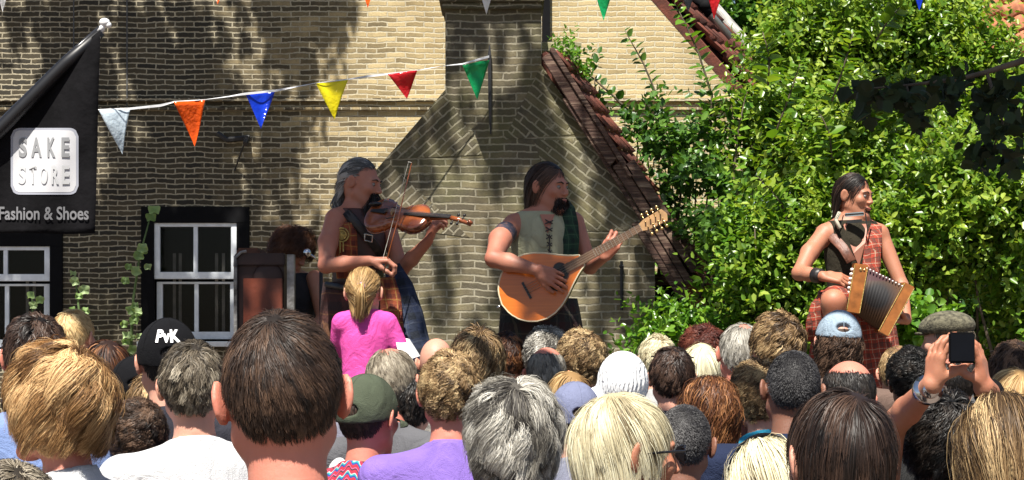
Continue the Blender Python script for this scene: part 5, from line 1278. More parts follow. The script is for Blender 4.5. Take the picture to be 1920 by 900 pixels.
# harmonica on a neck holder
har = empty('harmonica', tuple(Pa(1602, 402, -.14)), label='metal harmonica in a wire neck holder under the accordion player\'s mouth', cat='harmonica')
hb = Pa(1602, 402, -.14); hx = unit(np.array([1, -.5, .05])); M_chr = plain('chrome', (.7, .7, .72), .15, .05, Metallic=1.0)
def hp3(a, b, c_): return hx * a + np.array([.4, .9, 0]) * b * 0 + np.cross(hx, [0, 0, 1]) * -b + np.array([0, 0, 1.0]) * c_
Mh4 = Matrix(np.vstack([np.hstack([np.stack([hx, np.cross([0, 0, 1], hx), [0, 0, 1]], 1), np.zeros((3, 1))]), [0, 0, 0, 1]]).tolist())
MB().box((-.048, -.012, .003), (.048, .012, .010), Mh4).box((-.048, -.012, -.010), (.048, .012, -.003), Mh4).build('cover_plates', M_chr, har, bevel=.002)
MB().box((-.05, -.012, -.004), (.05, .012, .004), Mh4).build('comb', M_ebony, har)
MB().tube([hp3(-.06, 0, 0), hp3(-.08, 0, -.05) + [0, 0, -.02], Pa(1572, 430, -.10) - hb, Pa(1570, 412, .06) - hb, Pa(1590, 402, .12) - hb, Pa(1628, 410, .10) - hb, Pa(1634, 430, -.06) - hb, hp3(.07, 0, -.08), hp3(.06, 0, 0)], .0035, 6).box((-.04, -.004, -.045), (.04, .004, -.028), Mh4).build('neck_holder', plain('black_wire', (.02, .02, .02), .4), har, smooth=False)
# accordion
ab = Pa(1640, 560, -.36)
ad_ = empty('accordion', tuple(ab), label='small wooden button accordion with dark bellows fanned open on the player\'s knee', cat='accordion')
M_acw = plain('honey_wood', (.36, .125, .030), .28, .3, 14, 0, Coat_Weight=.5)
def obox(c0, axU, axV, axW, hu, hv, hw_):   # oriented box as matrix
    return Matrix(np.vstack([np.hstack([np.stack([axU, axV, axW], 1), np.array(c0).reshape(3, 1)]), [0, 0, 0, 1]]).tolist())
wA = unit(np.array([12, -4, 70.])); wB = unit(np.array([45, -4, 84.]))      # up directions of the two wooden ends
def ends(cpx, cpy, w_, hu, hv, hw2, nm):
    c_ = Pa(cpx, cpy, -.36) - ab; v_ = unit(np.array([.12, 1, .22])); v_ = unit(v_ - w_ * (v_ @ w_)); u_ = np.cross(v_, w_)
    MB().box((-hu, -hv, -hw2), (hu, hv, hw2), obox(c_, u_, v_, w_, 0, 0, 0)).build(nm, M_acw, ad_, bevel=.005); return c_, u_, v_, w_
A_ = ends(1605, 541, wA, .036, .075, .128, 'treble_end'); B_ = ends(1676, 580, wB, .030, .075, .145, 'bass_end')
V = []; F = []; n = 15
for i in range(n * 2 + 1):
    t = i / (n * 2); c_ = A_[0] * (1 - t) + B_[0] * t; w_ = unit(A_[3] * (1 - t) + B_[3] * t); v_ = unit(A_[2] * (1 - t) + B_[2] * t)
    g_ = 1.0 if i % 2 else .90; hv, hw2 = .073 * g_, (.122 * (1 - t) + .135 * t) * g_
    for a, b in ((-1, -1), (1, -1), (1, 1), (-1, 1)): V.append(c_ + v_ * hv * a + w_ * hw2 * b)
for i in range(n * 2):
    for k in range(4): F.append((i * 4 + k, i * 4 + (k + 1) % 4, (i + 1) * 4 + (k + 1) % 4, (i + 1) * 4 + k))
tbm = NT('bellows_cloth'); 
_o = tbm.obj(); _d = tbm.n('ShaderNodeVectorMath', {0: tbm.n('ShaderNodeVectorMath', {0: _o, 1: (0.0, -.08, .01)}, operation='SUBTRACT')}, operation='LENGTH')
_z = tbm.n('ShaderNodeSeparateXYZ', {0: _o}).outputs[2]
tbm.bsdf(tbm.mix(tbm.ramp(_z, [(.085, (0, 0, 0)), (.095, (1, 1, 1))]), tbm.ramp(_d.outputs['Value'], [(.055, (.010, .008, .008)), (.115, (.075, .032, .012))]), (.040, .006, .010)), .5)
link('bellows', mesh_np('bellows', np.array(V), np.array(F)), tbm.m, ad_)
M_prl = plain('pearl', (.78, .75, .70), .3, .05)
for k in range(8):
    for r_ in range(2):
        q = A_[0] + A_[1] * (-.040 - 0 * r_) + A_[2] * (-.045 + r_ * .028) + A_[3] * (-.075 + k * .024); MB().ball(q, .0085, 10, 6).build('button', M_prl, ad_, smooth=True)
for k in range(4):
    for r_ in range(2): q = B_[0] + B_[1] * .034 + B_[2] * (-.03 + r_ * .03) + B_[3] * (-.03 + k * .03); MB().ball(q, .0075, 8, 6).build('button', M_prl, ad_, smooth=True)
tr_ = MB()
for t in np.linspace(.12, .88, 12):
    c_ = A_[0] * (1 - t) + B_[0] * t; w_ = unit(A_[3] * (1 - t) + B_[3] * t); v_ = unit(A_[2] * (1 - t) + B_[2] * t); tr_.ball(c_ - v_ * .076 + w_ * .120, .0048, 6, 5)
tr_.build('trim_studs', M_prl, ad_, smooth=True)
gl = MB()
for (c_, u_, v_, w_), hu, hw2 in ((A_, .036, .128), (B_, .030, .145)):
    for sg in (-1, 1): gl.tube([c_ + u_ * hu * sg * .92 - v_ * .077 + w_ * hw2 * .95, c_ + u_ * hu * sg * .92 - v_ * .077 - w_ * hw2 * .95], .0022, 5)
gl.build('inlay', M_gold, ad_)
MB().ball(A_[0] - A_[2] * .076 + A_[3] * .10, (.009, .004, .009)).ball(A_[0] - A_[2] * .076 + A_[3] * .10 + A_[1] * .018, (.006, .004, .006)).build('rivets', M_brass, ad_, smooth=True)
# ---------------------------------------------------------------- fourth musician bending behind a red cabinet
Yc = 10.9
fou, uo = musician(560, Yc, 'curly-haired musician bent low behind the dark red cabinet, left of the fiddler')
def Pc(px, py, dy=0): return W3(px, py, Yc + dy)
Hf = Pc(548, 470); Mf = basis((.75, -.35, -.55), (.5, 0, .9))
S = head_sdf('man').xf(Hf, Mf, 1.0)
nk, sl, sr, ch, wa, hp = Pc(535, 515, .03), Pc(505, 545, -.05), Pc(590, 535, .12), Pc(545, 575), Pc(545, 640), Pc(545, 680)
S.cap(Hf, nk, .058, .064, .03); Tf, _ = torso(nk, sl, sr, ch, wa, hp); S.join(Tf)
sr = Pc(590, 522, .0); el, wr = Pc(607, 598, -.12), Pc(566, 640, -.35)
S.chain([sr, el], [0.048, 0.040], .02); S.chain([el, wr], [0.042, 0.030], .015); hand(S, wr, (-.8, -.4, .0), (0, -.2, -1), side=1, curl=(.6, .8, .5))
el2, wr2 = Pc(500, 620, -.15), Pc(520, 650, -.38)
S.chain([sl, el2], [0.048, 0.039], .02); S.chain([el2, wr2], [0.038, 0.026], .015); hand(S, wr2, (.5, -.2, .7), (0, -1, 0), side=-1, curl=(.6, .8, .5))
legs(S, np.array([hp[0], hp[1], STZ + .86]), uo); S.cap(hp, (hp[0], hp[1], STZ + .84), .13, .14, .03)
put(S, 'body', .006, SK['tan'], fou, uo); add_eyes(fou, Hf - uo, Mf, 1.0)
add_hair('hair', fou, Hf - uo, Mf, 1.0, HM['auburn'], rsm, N=4200, length=.10, S=8, width=.003, vol=.35, lift=.6, curl=.014, freq=14, clump=.6, frizz=.3, fringe=.40, tone=.28, ears=False)
put(Tf.grow(.014).cut((0, 0, 1), nk[2] + .01), 'shirt', .010, cloth('dark_shirt', (.03, .028, .03)), fou, uo)
# cabinet
Yk = 10.25
cab = empty('cabinet', tuple(W3(495, 0, Yk)[:2]) + (STZ,), label='dark red wooden instrument cabinet with metal-clad edges on the stage', cat='cabinet')
co = np.array(cab.location)
def Pk(px, py, dy=0): return W3(px, py, Yk + dy) - co
M_redw = plain('red_wood', (.17, .035, .014), .5, .35, 6, .2)
M_dkw = plain('dark_wood', (.035, .012, .009), .55, .3, 8)
MB().box(Pk(446, 981, 0), Pk(548, 500, .40)).build('body', M_dkw, cab, bevel=.005)
MB().box(Pk(456, 981, -.02), Pk(530, 522, -.002)).build('front_panel', M_redw, cab, bevel=.003)
MB().ball(Pk(503, 525, .0), (.085, .012, .10), 24, 16).build('shadow_disc', M_dkw, cab, smooth=True)  # flat dark disc paints the shadow over the front panel's top
MB().box(Pk(440, 497, -.03), Pk(552, 482, .42)).build('lid', M_dkw, cab, bevel=.006)
MB().box(Pk(443, 482, .05), Pk(500, 470, .35)).build('cushion', plain('brown_felt', (.12, .05, .03), .9), cab, bevel=.01)
mc = MB(); mc.box(Pk(438, 981, -.035), Pk(447, 480, .02)); mc.box(Pk(538, 981, -.035), Pk(554, 478, .02)); mc.tube([Pk(440, 500, -.04), Pk(441, 484, -.04), Pk(452, 473, -.04), Pk(462, 471, -.04)], .009, 6)
mc.build('metal_edging', plain('scuffed_metal', (.25, .24, .23), .5, .5, 14, .5, Metallic=.5), cab, bevel=.002)
mic = empty('microphone_stand', tuple(W3(602, 0, 10.5)[:2]) + (STZ,), label='thin black microphone stand between the cabinet and the fiddler', cat='microphone stand')
mo_ = np.array(mic.location)
MB().tube([W3(602, 0, 10.5) * [1, 1, 0] + [0, 0, STZ + .02] - mo_, W3(602, 492, 10.5) - mo_], .010, 8).build('pole', M_strap, mic, smooth=True)
MB().tube([W3(602, 492, 10.5) - mo_, W3(582, 478, 10.35) - mo_], .007, 6).ball(W3(576, 474, 10.3) - mo_, (.022, .022, .022)).build('microphone', M_chr, mic, smooth=True)
for k in range(3): a = k * 2.1; MB().tube([(0, 0, .08), (math.cos(a) * .25, math.sin(a) * .25, .01)], .008, 6).build('leg', M_strap, mic, smooth=True)
# ================================================================ audience
def sty(**k): return k
def near(Y): return dict(N=int(min(13000, max(3200, 36000 / Y ** .9 / 1.0))), width=.0008 + .00027 * Y)
def hs(Y, base, **k): d = near(Y); d.update(base); d.update(k); return d
SHORT = sty(length=.030, S=4, vol=.05, lift=.25, frizz=.12, clump=.45, K=300, grav=.1, nape=-.70, back_len=.5)
MED = sty(length=.055, S=5, vol=.10, lift=.35, frizz=.15, clump=.7, K=160, grav=.25, nape=-.75, back_len=.5, curl=.004, tvar=.35)
WAVY = sty(length=.12, S=8, vol=.26, lift=.45, curl=.011, freq=9, clump=.75, K=150, frizz=.14, grav=.30, nape=-.75, back_len=.5, tvar=.48, ears=False)
CURLY = sty(length=.075, S=7, vol=.22, lift=.7, curl=.012, freq=16, clump=.75, K=260, frizz=.2, grav=.1, nape=-.75, back_len=.5, tvar=.5)
BOB = sty(length=.15, S=8, vol=.13, lift=.15, clump=.6, K=200, frizz=.035, grav=.35, nape=-.9, tvar=.35, ears=False, fringe=.5, shell_d=.22)
LONG = sty(length=.30, S=10, vol=.12, lift=.12, clump=.6, K=180, frizz=.05, grav=.8, nape=-.9, tvar=.35, ears=False, pull=.35, shell_d=.22)
LCURL = sty(length=.26, S=12, vol=.20, lift=.3, curl=.013, freq=18, clump=.7, K=150, frizz=.12, grav=.8, nape=-.9, tvar=.45, ears=False, pull=.3, shell_d=.25)
BUZZ = sty(length=.007, S=2, vol=.01, lift=.6, frizz=.1, clump=0, K=50, nape=-.8, N=7000)
BALD = sty(length=.020, S=3, vol=.02, lift=.05, frizz=.10, clump=.3, K=120, bald=.95, baldc=(0, .05, 1), nape=-.72, baldsoft=.05, whorl=(0, .1, 1))
WHITE, BLACK, NAVY = (.62, .62, .63), (.012, .012, .014), (.018, .026, .06)
def cap(root, mat, back=False, brim=True, tilt=.0, name='cap', band=None, label='', cat='cap', drop=-.02):
    """baseball cap in the head's frame; it sits on the head but is a thing of its own"""
    hc = np.array([0, .02, HZ]); sg = -1 if back else 1
    cr = empty(name, tuple(root.location), label=label, cat=cat); cr.rotation_euler = root.rotation_euler; cr.scale = root.scale
    D_ = SDF().ell(hc + HC + [0, 0, .004], HR + .014, .01).cut((0, sg * -.18 * 0 + .10 * sg, -1), -(HZ + .022 + drop) + .10 * sg * .02)
    D_.cap(hc + [0, -.02, .128], hc + [0, -.02, .131], .007, .007, .002)
    if not back: D_.ell(hc + [0, -.122, .052 + drop], (.034, .028, .019), .003, sub=True)
    link('crown', D_.mesh('crown', .005), mat, cr, smooth=True)
    if brim:
        B_ = []; F = []; n = 16
        for i in range(n + 1):
            a = math.pi * (i / n); x = math.cos(a) * .078; dz = -.020 * (x / .078) ** 2
            for q in range(5): t = q / 4; B_.append(hc + [x * (1 + .02 * t), sg * (.058 + .03 * math.sin(a) + t * .072 * math.sin(a) ** .7), .028 + drop + dz - .015 * t])
        for i in range(n):
            for q in range(4): F.append((i * 5 + q, i * 5 + q + 1, i * 5 + 6 + q, i * 5 + 5 + q))
        o = link('brim', mesh_np('brim', np.array(B_), np.array(F)), mat, cr, smooth=True); md = o.modifiers.new('s', 'SOLIDIFY'); md.thickness = .004
    sm = MB()
    for k in range(6):
        a = k * math.pi / 3 + .52; pts = []
        for t in np.linspace(.08, 1.42, 10):
            u = np.array([math.sin(t) * math.cos(a), math.sin(t) * math.sin(a), math.cos(t)]); q = hc + HC + [0, 0, .004] + u * (HR + .0146)
            if q[2] > HZ + .032 + drop + .03 * (back and u[1] < -.8): pts.append(q)
        if len(pts) > 1: sm.tube(pts, .0013, 4)
    sm.build('seams', mat, cr)
    return cr
def text_mesh(s, size=1.0, bold=.0, sx=1.0):
    cu = bpy.data.curves.new('t', 'FONT'); cu.body = s; cu.size = size; cu.align_x = 'CENTER'; cu.align_y = 'CENTER'; cu.offset = bold; cu.resolution_u = 6
    o = bpy.data.objects.new('t', cu); COL.objects.link(o); dg = bpy.context.evaluated_depsgraph_get(); dg.update()
    me = bpy.data.meshes.new_from_object(o.evaluated_get(dg)); bpy.data.objects.remove(o); 
    for v in me.vertices: v.co.x *= sx
    me.materials.clear(); return me
def glasses(root, up=False, mat=None):
    hc = np.array([0, .02, HZ]); m = MB(); z = .004 if not up else .085; y = .108 if not up else .058
    for x in (-1, 1):
        ring = [hc + [x * .033 + .025 * math.cos(a), y - .010 * abs(math.cos(a)), z + .018 * math.sin(a)] for a in np.linspace(0, 6.283, 14, endpoint=False)]
        m.prism(ring, (0, -.003, 0)); m.tube([hc + [x * .058, y - .012, z + .006], hc + [x * .079, .04, z + .006], hc + [x * .083, -.02, z + .002]], .0028, 5)
    m.tube([hc + [-.010, y, z], hc + [.010, y, z]], .0025, 5)
    o = m.build('glasses', mat or plain('dark_lens', (.01, .01, .012), .12, .1), None, smooth=False)
    return o
def seat_on(o, root, label, cat):
    o.location = root.location; o.rotation_euler = root.rotation_euler; o.scale = root.scale; return tag(o, label=label, cat=cat)
PEOPLE = {}
def add(key, *a, **k): PEOPLE[key] = person(*a, **k); return PEOPLE[key]
# --- front rows
add('big', 530, 562, 2.62, 'man', 2, 'brown', hs(2.6, SHORT, N=22000, length=.036, width=.0009, K=500, vol=.045, lift=.22, nape=-.74, whorl=(-.12, -.42, .90), tgrad=.25, tone=.38, back_len=.35, tvar=.3), BLACK, 'pink', 'large close man with short brown hair and bare neck, nearest the camera', fine=True)
add('straw', 118, 640, 3.85, 'woman', 64, 'strawberry', hs(3.5, WAVY, N=20000, width=.0011, length=.135, vol=.24, curl=.017, freq=7, K=95, nape=-.55, back_len=.40, clump=.80, frizz=.03, tvar=.6, S=10), WHITE, 'pink', 'person with bushy wavy strawberry-blond hair and white shirt at the left', fine=True)
add('corner', 22, 850, 2.95, 'woman', 10, 'greybrown', hs(3, MED), (.10, .10, .10), 'fair', 'grey-brown head just showing in the bottom left corner')
add('white', 352, 632, 4.95, 'man', -6, 'greybrown', hs(5, MED, curl=.004, tone=.38), WHITE, 'fair', 'man with greying dark hair and plain white shirt left of the large close head', fine=True)
add('grey', 958, 702, 3.80, 'woman', 6, 'grey', hs(3.7, WAVY, N=20000, width=.0011, length=.12, vol=.25, curl=.018, freq=6, K=90, clump=.8, tvar=.6, frizz=.03, S=10, tone=.62), (.10, .10, .14), 'fair', 'person with tousled silver-grey wavy hair in the bottom middle', fine=True)
add('plat', 1160, 724, 3.40, 'woman', -72, 'platinum', hs(3.3, BOB, N=20000, width=.0011, length=.105, vol=.09, whorl=(.1, -.15, .97), nape=-.45, back_len=.35, ears=True), (.30, .30, .34), 'tan', 'woman with platinum blond bob and dark glasses, head turned right', fine=True)
add('dark', 1612, 716, 2.95, 'man', 4, 'darkbrown', hs(3, BOB, N=21000, width=.0011, length=.095, vol=.12, lift=.25, whorl=(.15, -.35, .9), frizz=.05, ears=True, nape=-.95, tvar=.4), NAVY, 'fair', 'large dark glossy brown head at the bottom right', fine=True)
add('right', 1892, 726, 3.4, 'woman', -8, 'sandy', hs(3.1, LONG, N=19000, width=.0011, vol=.14, curl=.006, tone=.36, tvar=.6, whorl=(.2, .55, .80)), (.25, .22, .2), 'fair', 'person with long streaky blond-brown hair at the bottom right corner', fine=True)
add('blondlow', 1448, 808, 3.85, 'woman', -5, 'platinum', hs(3.8, LONG, N=10000, width=.0016, vol=.10, whorl=(-.1, .5, .86)), (.02, .02, .03), 'fair', 'light blond long-haired head with a dark hairband at the bottom edge', fine=True)
# --- second rows
add('olive', 686, 702, 5.25, 'man', -28, 'darkbrown', hs(5, SHORT, vol=.02, cover=lambda u: u[:, 2] < .42), (.20, .03, .03), 'pink', 'man in an olive baseball cap and bright patterned knit jumper')
add('purple', 843, 652, 5.15, 'man', 3, 'sandy', hs(5, CURLY, N=6000, length=.045, vol=.10, curl=.007, ears=True), (.24, .15, .50), 'pink', 'young man with short curly blond-brown hair and a purple T-shirt', fine=True)
add('darkcurl', 772, 682, 6.0, 'man', 8, 'black', hs(6, MED), WHITE, 'fair', 'dark-haired head between the olive cap and the purple T-shirt')
add('balding', 700, 638, 5.95, 'man', 0, 'greybrown', hs(5.9, SHORT, bald=.55, baldc=(0, -.1, 1), length=.030, tone=.65, lift=.08, whorl=(0, -.1, 1), baldsoft=.16), (.12, .12, .13), 'pink', 'balding man with grey hair just below the girl in pink')
add('dkgrey', 1285, 748, 4.9, 'man', 8, 'darkgrey', hs(4.9, BUZZ, N=9000), (.10, .14, .30), 'brown', 'man with close-cropped dark grey hair right of the platinum blond woman', fine=True)
add('auburn', 1333, 700, 5.75, 'woman', -4, 'auburn', hs(5.7, LCURL, N=8500, whorl=(.1, .3, .95)), (.45, .03, .03), 'tan', 'woman with long wavy auburn hair and a red strap')
add('shaved', 1492, 645, 5.35, 'man', 0, 'darkgrey', hs(5.3, BUZZ, N=9000, tone=.25), NAVY, 'brown', 'man with dark shaved head and navy shirt', fine=True)
add('orange', 1600, 662, 5.45, 'man', 3, 'black', hs(5.4, BALD), (.03, .03, .03), 'pink', 'man with shiny sunburnt bald crown and dark hair at the sides')
add('capd', 1076, 716, 6.0, 'man', -4, 'brown', hs(6, SHORT, vol=.02, cover=lambda u: u[:, 2] < .42), (.22, .23, .30), 'fair', 'person in a blue-grey baseball cap between the silver-grey and platinum heads')
add('bl2', 1066, 690, 6.7, 'woman', 0, 'blond', hs(6.7, BOB), (.3, .3, .32), 'fair', 'blond head just behind the blue-grey cap')
add('low', 258, 748, 5.35, 'man', 6, 'brown', hs(5.3, CURLY, length=.045, vol=.12), NAVY, 'fair', 'short brown-haired head with navy collar beside the strawberry-blond hair')
add('wavy', 282, 690, 5.9, 'woman', 0, 'sandy', hs(5.9, LCURL, N=4500), (.3, .3, .3), 'fair', 'wavy sandy-haired head tucked left of the man in the white shirt')
add('pvk', 314, 597, 5.65, 'man', 18, 'black', hs(5.6, SHORT, vol=.02, cover=lambda u: u[:, 2] < .42), (.03, .03, .04), 'fair', 'man in a black baseball cap with white letters on its back')
add('bcap', 252, 668, 6.3, 'man', 10, 'black', hs(6.3, SHORT, vol=.02, cover=lambda u: u[:, 2] < .42), (.03, .03, .04), 'pink', 'person in a small plain black cap left of the lettered cap')
add('brn', 214, 630, 7.0, 'woman', 0, 'auburn', hs(7, BOB, tone=.25), (.2, .2, .2), 'fair', 'reddish brown-haired head behind the small black cap')
add('dkl', 66, 582, 5.35, 'man', 22, 'darkbrown', hs(5.3, MED, tone=.55), (.20, .28, .52), 'pink', 'man with thick dark brown hair and light blue shirt at the left edge')
add('child', 136, 575, 8.7, 'man', -20, 'blond', hs(8.7, SHORT, length=.04, tone=.75), (.5, .5, .5), 'fair', 'pale blond head in front of the wall between the two windows')
#add('phone', 1768, 722, 4.55, 'woman', 0, 'black', hs(4.5, CURLY, N=6500, length=.10, ears=False), NAVY, 'tan', 'dark curly-haired person holding up a phone with both hands')
# --- farther rows
add('b14', 818, 627, 8.5, 'man', 0, 'brown', None, (.3, .3, .3), 'fair', 'bald head right of the white paper')
add('b15', 893, 606, 7.3, 'woman', -10, 'sandy', hs(7.3, WAVY, vol=.22), (.3, .28, .25), 'fair', 'tousled blond-brown head below the bouzouki player')
add('b16', 957, 618, 8.5, 'man', 0, 'auburn', hs(8.5, MED, tone=.3), (.2, .1, .1), 'fair', 'brown head left of the light grey curls')
add('b17', 1025, 612, 8.4, 'woman', 0, 'grey', hs(8.4, CURLY, tone=.6), (.4, .4, .4), 'fair', 'light grey curly head behind the pink bald head')
add('b17b', 1021, 640, 7.4, 'man', 0, 'grey', hs(7.4, BALD, bald=.85, length=.03, tone=.35), (.2, .2, .25), 'pink', 'man with pink shiny bald crown and grey side hair in the middle')
add('b18', 1106, 617, 7.8, 'woman', 4, 'sandy', hs(7.8, CURLY, N=4500, vol=.20, tone=.45, tvar=.6), (.2, .2, .2), 'fair', 'tight golden-brown curls right of the bouzouki')
add('scarf', 1168, 654, 6.5, 'woman', -6, 'brown', None, (.80, .80, .80), 'fair', 'person wearing a bright white head scarf', extra=.02)
add('b23', 1260, 645, 7.1, 'man', 0, 'darkbrown', hs(7.1, MED, tone=.6), (.1, .1, .12), 'fair', 'dark-haired head with sunglasses pushed up on top')
add('b24', 1236, 622, 8.6, 'woman', 0, 'platinum', hs(8.6, MED, tone=.55), (.4, .4, .4), 'fair', 'pale blond head behind the sunglasses, on its left')
add('b24b', 1310, 636, 8.0, 'woman', 0, 'platinum', hs(8, BOB, tone=.7), (.4, .4, .4), 'fair', 'whitish blond head behind the sunglasses, on its right')
add('b25', 1318, 611, 8.7, 'woman', 0, 'red', hs(8.7, CURLY, N=4500, vol=.35, tvar=.3), (.1, .1, .1), 'fair', 'dark red frizzy head in front of the shrubs')
add('b28', 1397, 596, 7.2, 'man', 0, 'grey', hs(7.2, SHORT, length=.045, bald=.26, baldc=(0, -.40, 1), tone=.5, lift=.1, whorl=(0, -.40, 1)), (.35, .35, .38), 'pink', 'tall grey-haired man with a small pink bald spot')
add('b29', 1426, 673, 6.6, 'woman', -8, 'sandy', hs(6.6, CURLY, tone=.35), (.04, .35, .55), 'fair', 'light brown curly head left of the shaved head, in turquoise')
add('b30', 1482, 576, 6.8, 'woman', 0, 'sandy', hs(6.8, WAVY, vol=.12, length=.07, ears=True, tone=.25), (.3, .12, .1), 'fair', 'brown tousled head behind the shaved man')
add('b31', 1576, 580, 7.8, 'man', 0, 'brown', hs(7.8, LCURL, N=4500, length=.14, tone=.7, cover=lambda u: u[:, 2] < .38, vol=.16), (.15, .1, .08), 'fair', 'curly brown-haired person in a light denim cap')
add('b37', 1784, 580, 8.2, 'man', 62, 'greybrown', hs(8.2, SHORT, vol=.02, cover=lambda u: u[:, 2] < .30), (.2, .2, .2), 'fair', 'man in an olive-brown flat cap at the right')
add('b39', 1896, 632, 6.4, 'woman', -6, 'brown', hs(6.4, MED, tone=.7), (.4, .3, .25), 'pink', 'brown-haired person at the right edge with sunglasses pushed up')
add('b39b', 1906, 684, 5.6, 'woman', 0, 'blond', hs(5.6, BOB, tone=.55), (.3, .3, .3), 'fair', 'blond head at the right edge')
add('b40', 1664, 641, 8.0, 'man', 0, 'sandy', hs(8, SHORT, tone=.6, bald=.25), (.3, .3, .3), 'fair', 'sandy-grey head right of the bald man, under the low plant')
add('b41', 1707, 652, 7.0, 'man', 0, 'black', hs(7, CURLY, tone=.2, length=.04), (.03, .03, .03), 'brown', 'very dark head left of the raised hands')
add('b42', 1808, 656, 7.6, 'man', 0, 'black', hs(7.6, BALD), (.1, .1, .1), 'pink', 'sunburnt bald head behind the phone')
add('carrier', 688, 652, 7.42, 'man', 0, 'brown', hs(7.4, SHORT), (.2, .2, .25), 'fair', 'man carrying the girl in pink on his shoulders')
add_hair('nape_hair', PEOPLE['big'], (0, .02, HZ), np.eye(3), 1.0, HM['brown'], np.random.default_rng(2), N=2200, length=.016, S=3, width=.0006, vol=.0, lift=.08, clump=0, K=20, nape=-.97, cover=lambda u: u[:, 2] < -.62, shell=False, frizz=.2)
# --- caps and scarf
cm_olive = cloth('olive_cap', (.075, .090, .060), 10); cm_black = cloth('black_cap', (.004, .004, .0055), 10); cm_denim = cloth('denim_cap', (.30, .38, .46), 30); cm_blue = cloth('blue_grey_cap', (.20, .22, .34), 12)
cap(PEOPLE['olive'], cm_olive, label='olive green baseball cap worn by the man in the patterned jumper')
pc = cap(PEOPLE['pvk'], cm_black, label='black baseball cap with the white letters PvK on its back')
me = text_mesh('PvK', .050, .0022, 1.0); hc = np.array([0, .02, HZ]); cc_ = hc + HC + [0, 0, .004]; rr_ = HR + .0168
for v in me.vertices:
    a = v.co.x / .095 - .16; z = v.co.y + .078 ; f = math.sqrt(max(.05, 1 - ((z - HC[2]) / rr_[2]) ** 2))
    v.co = (cc_[0] + rr_[0] * f * math.sin(a), cc_[1] - rr_[1] * f * math.cos(a), HZ + z + .004)
link('lettering', me, plain('white_thread', (.8, .8, .8), .7, .05), pc)
cap(PEOPLE['bcap'], cm_black, label='small plain black cap left of the lettered black cap', drop=-.01)
cap(PEOPLE['capd'], cm_blue, label='blue-grey baseball cap with a button on top, between grey and blond heads')
cap(PEOPLE['b31'], cm_denim, drop=.012, label='light denim cap over brown curls, near the accordion player')
fcap = PEOPLE['b37']; fc = empty('flat_cap', tuple(fcap.location), label='olive-brown tweed flat cap at the right', cat='flat cap'); fc.rotation_euler = fcap.rotation_euler; fc.scale = fcap.scale
D_ = SDF().ell(hc + [0, -.008, .070], (.104, .110, .062), .02).ell(hc + [0, .045, .058], (.080, .070, .032), .03).cut((0, .0, -1), -(HZ + .036))
mm_ = D_.mesh('crown', .006); link('crown', mm_, plain('tweed', (.11, .10, .065), .95, .5, 60, .6), fc, smooth=True)
link('peak', SDF().ell(hc + [0, .092, .036], (.066, .042, .008), .01).mesh('peak', .005), plain('tweed', (.11, .10, .065), .95, .5, 60, .6), fc, smooth=True)
sr_ = PEOPLE['scarf']; sf = empty('head_scarf', tuple(sr_.location), label='bright white knotted head scarf', cat='head scarf'); sf.rotation_euler = sr_.rotation_euler; sf.scale = sr_.scale
tsf = NT('white_cotton'); osf = tsf.obj(); wv_s = tsf.n('ShaderNodeTexWave', {'Vector': osf, 'Scale': 22.0, 'Distortion': 6.0, 'Detail': 2.0})
link('wrap', SDF().ell(hc + HC + [0, -.006, -.002], HR + .016, .01).ell(hc + [-.105, -.05, -.045], (.06, .05, .045), .03).ell(hc + [-.085, -.06, -.10], (.05, .03, .05), .03).cut((0, .35, -1), -(HZ - .150)).mesh('wrap', .006), tsf.bsdf((.82, .82, .82), .85, tsf.bump(wv_s.outputs['Color'], .5, .01)), sf, smooth=True)
for k, lab in (('plat', 'dark sunglasses on the woman with platinum blond hair'), ('straw', 'black sunglasses on the person with strawberry-blond hair')): seat_on(glasses(PEOPLE[k]), PEOPLE[k], lab, 'sunglasses')
for k, lab in (('b23', 'sunglasses pushed up on the dark-haired head'), ('b39', 'sunglasses pushed up on the brown head at the right edge')): seat_on(glasses(PEOPLE[k], up=True), PEOPLE[k], lab, 'sunglasses')
hb_ = MB(); hb_.tube([hc + HC + [HR[0] * 1.12 * math.sin(a), .02, HR[2] * 1.10 * math.cos(a)] for a in np.linspace(-1.7, 1.7, 24)], .006, 6)
seat_on(hb_.build('hairband', cm_black, None, smooth=True), PEOPLE['blondlow'], 'dark hairband on the light blond head at the bottom edge', 'hairband')
# patterned yoke of the knit jumper: bands of colour with a black patch
ol = PEOPLE['olive']; yk = SDF()
_, shm, _, _ = standing('man', .188); yoke = shm.grow(.004); yoke.cut((0, .25, 1), 1.532).cut((0, 0, -1), -1.36)
ty = NT('patterned_knit'); oy = ty.obj(); spy = ty.n('ShaderNodeSeparateXYZ', {0: oy})
wvy = ty.n('ShaderNodeTexWave', {'Vector': oy, 'Scale': 9.0, 'Distortion': 1.5}); zig = ty.math('SINE', ty.math('MULTIPLY', spy.outputs[0], 220.0))
zz = ty.math('ADD', ty.math('MULTIPLY', spy.outputs[2], 26.0), ty.math('MULTIPLY', zig, .12)); st2 = ty.math('FRACT', ty.math('ADD', zz, ty.math('ABSOLUTE', ty.math('MULTIPLY', spy.outputs[0], 14.0))))
colr = ty.ramp(st2, [(0, (.45, .02, .04)), (.22, (.02, .05, .25)), (.36, (.02, .30, .30)), (.48, (.5, .45, .45)), (.55, (.40, .02, .05)), (.8, (.02, .02, .03)), (.9, (.45, .10, .20))], 'CONSTANT')
link('yoke', yoke.mesh('yoke', .008), ty.bsdf(colr, .9, ty.bump(ty.noise(300, oy), .5, .004)), ol, smooth=True)
pt = MB(); ptc = np.array([.115, -.085, 1.478])
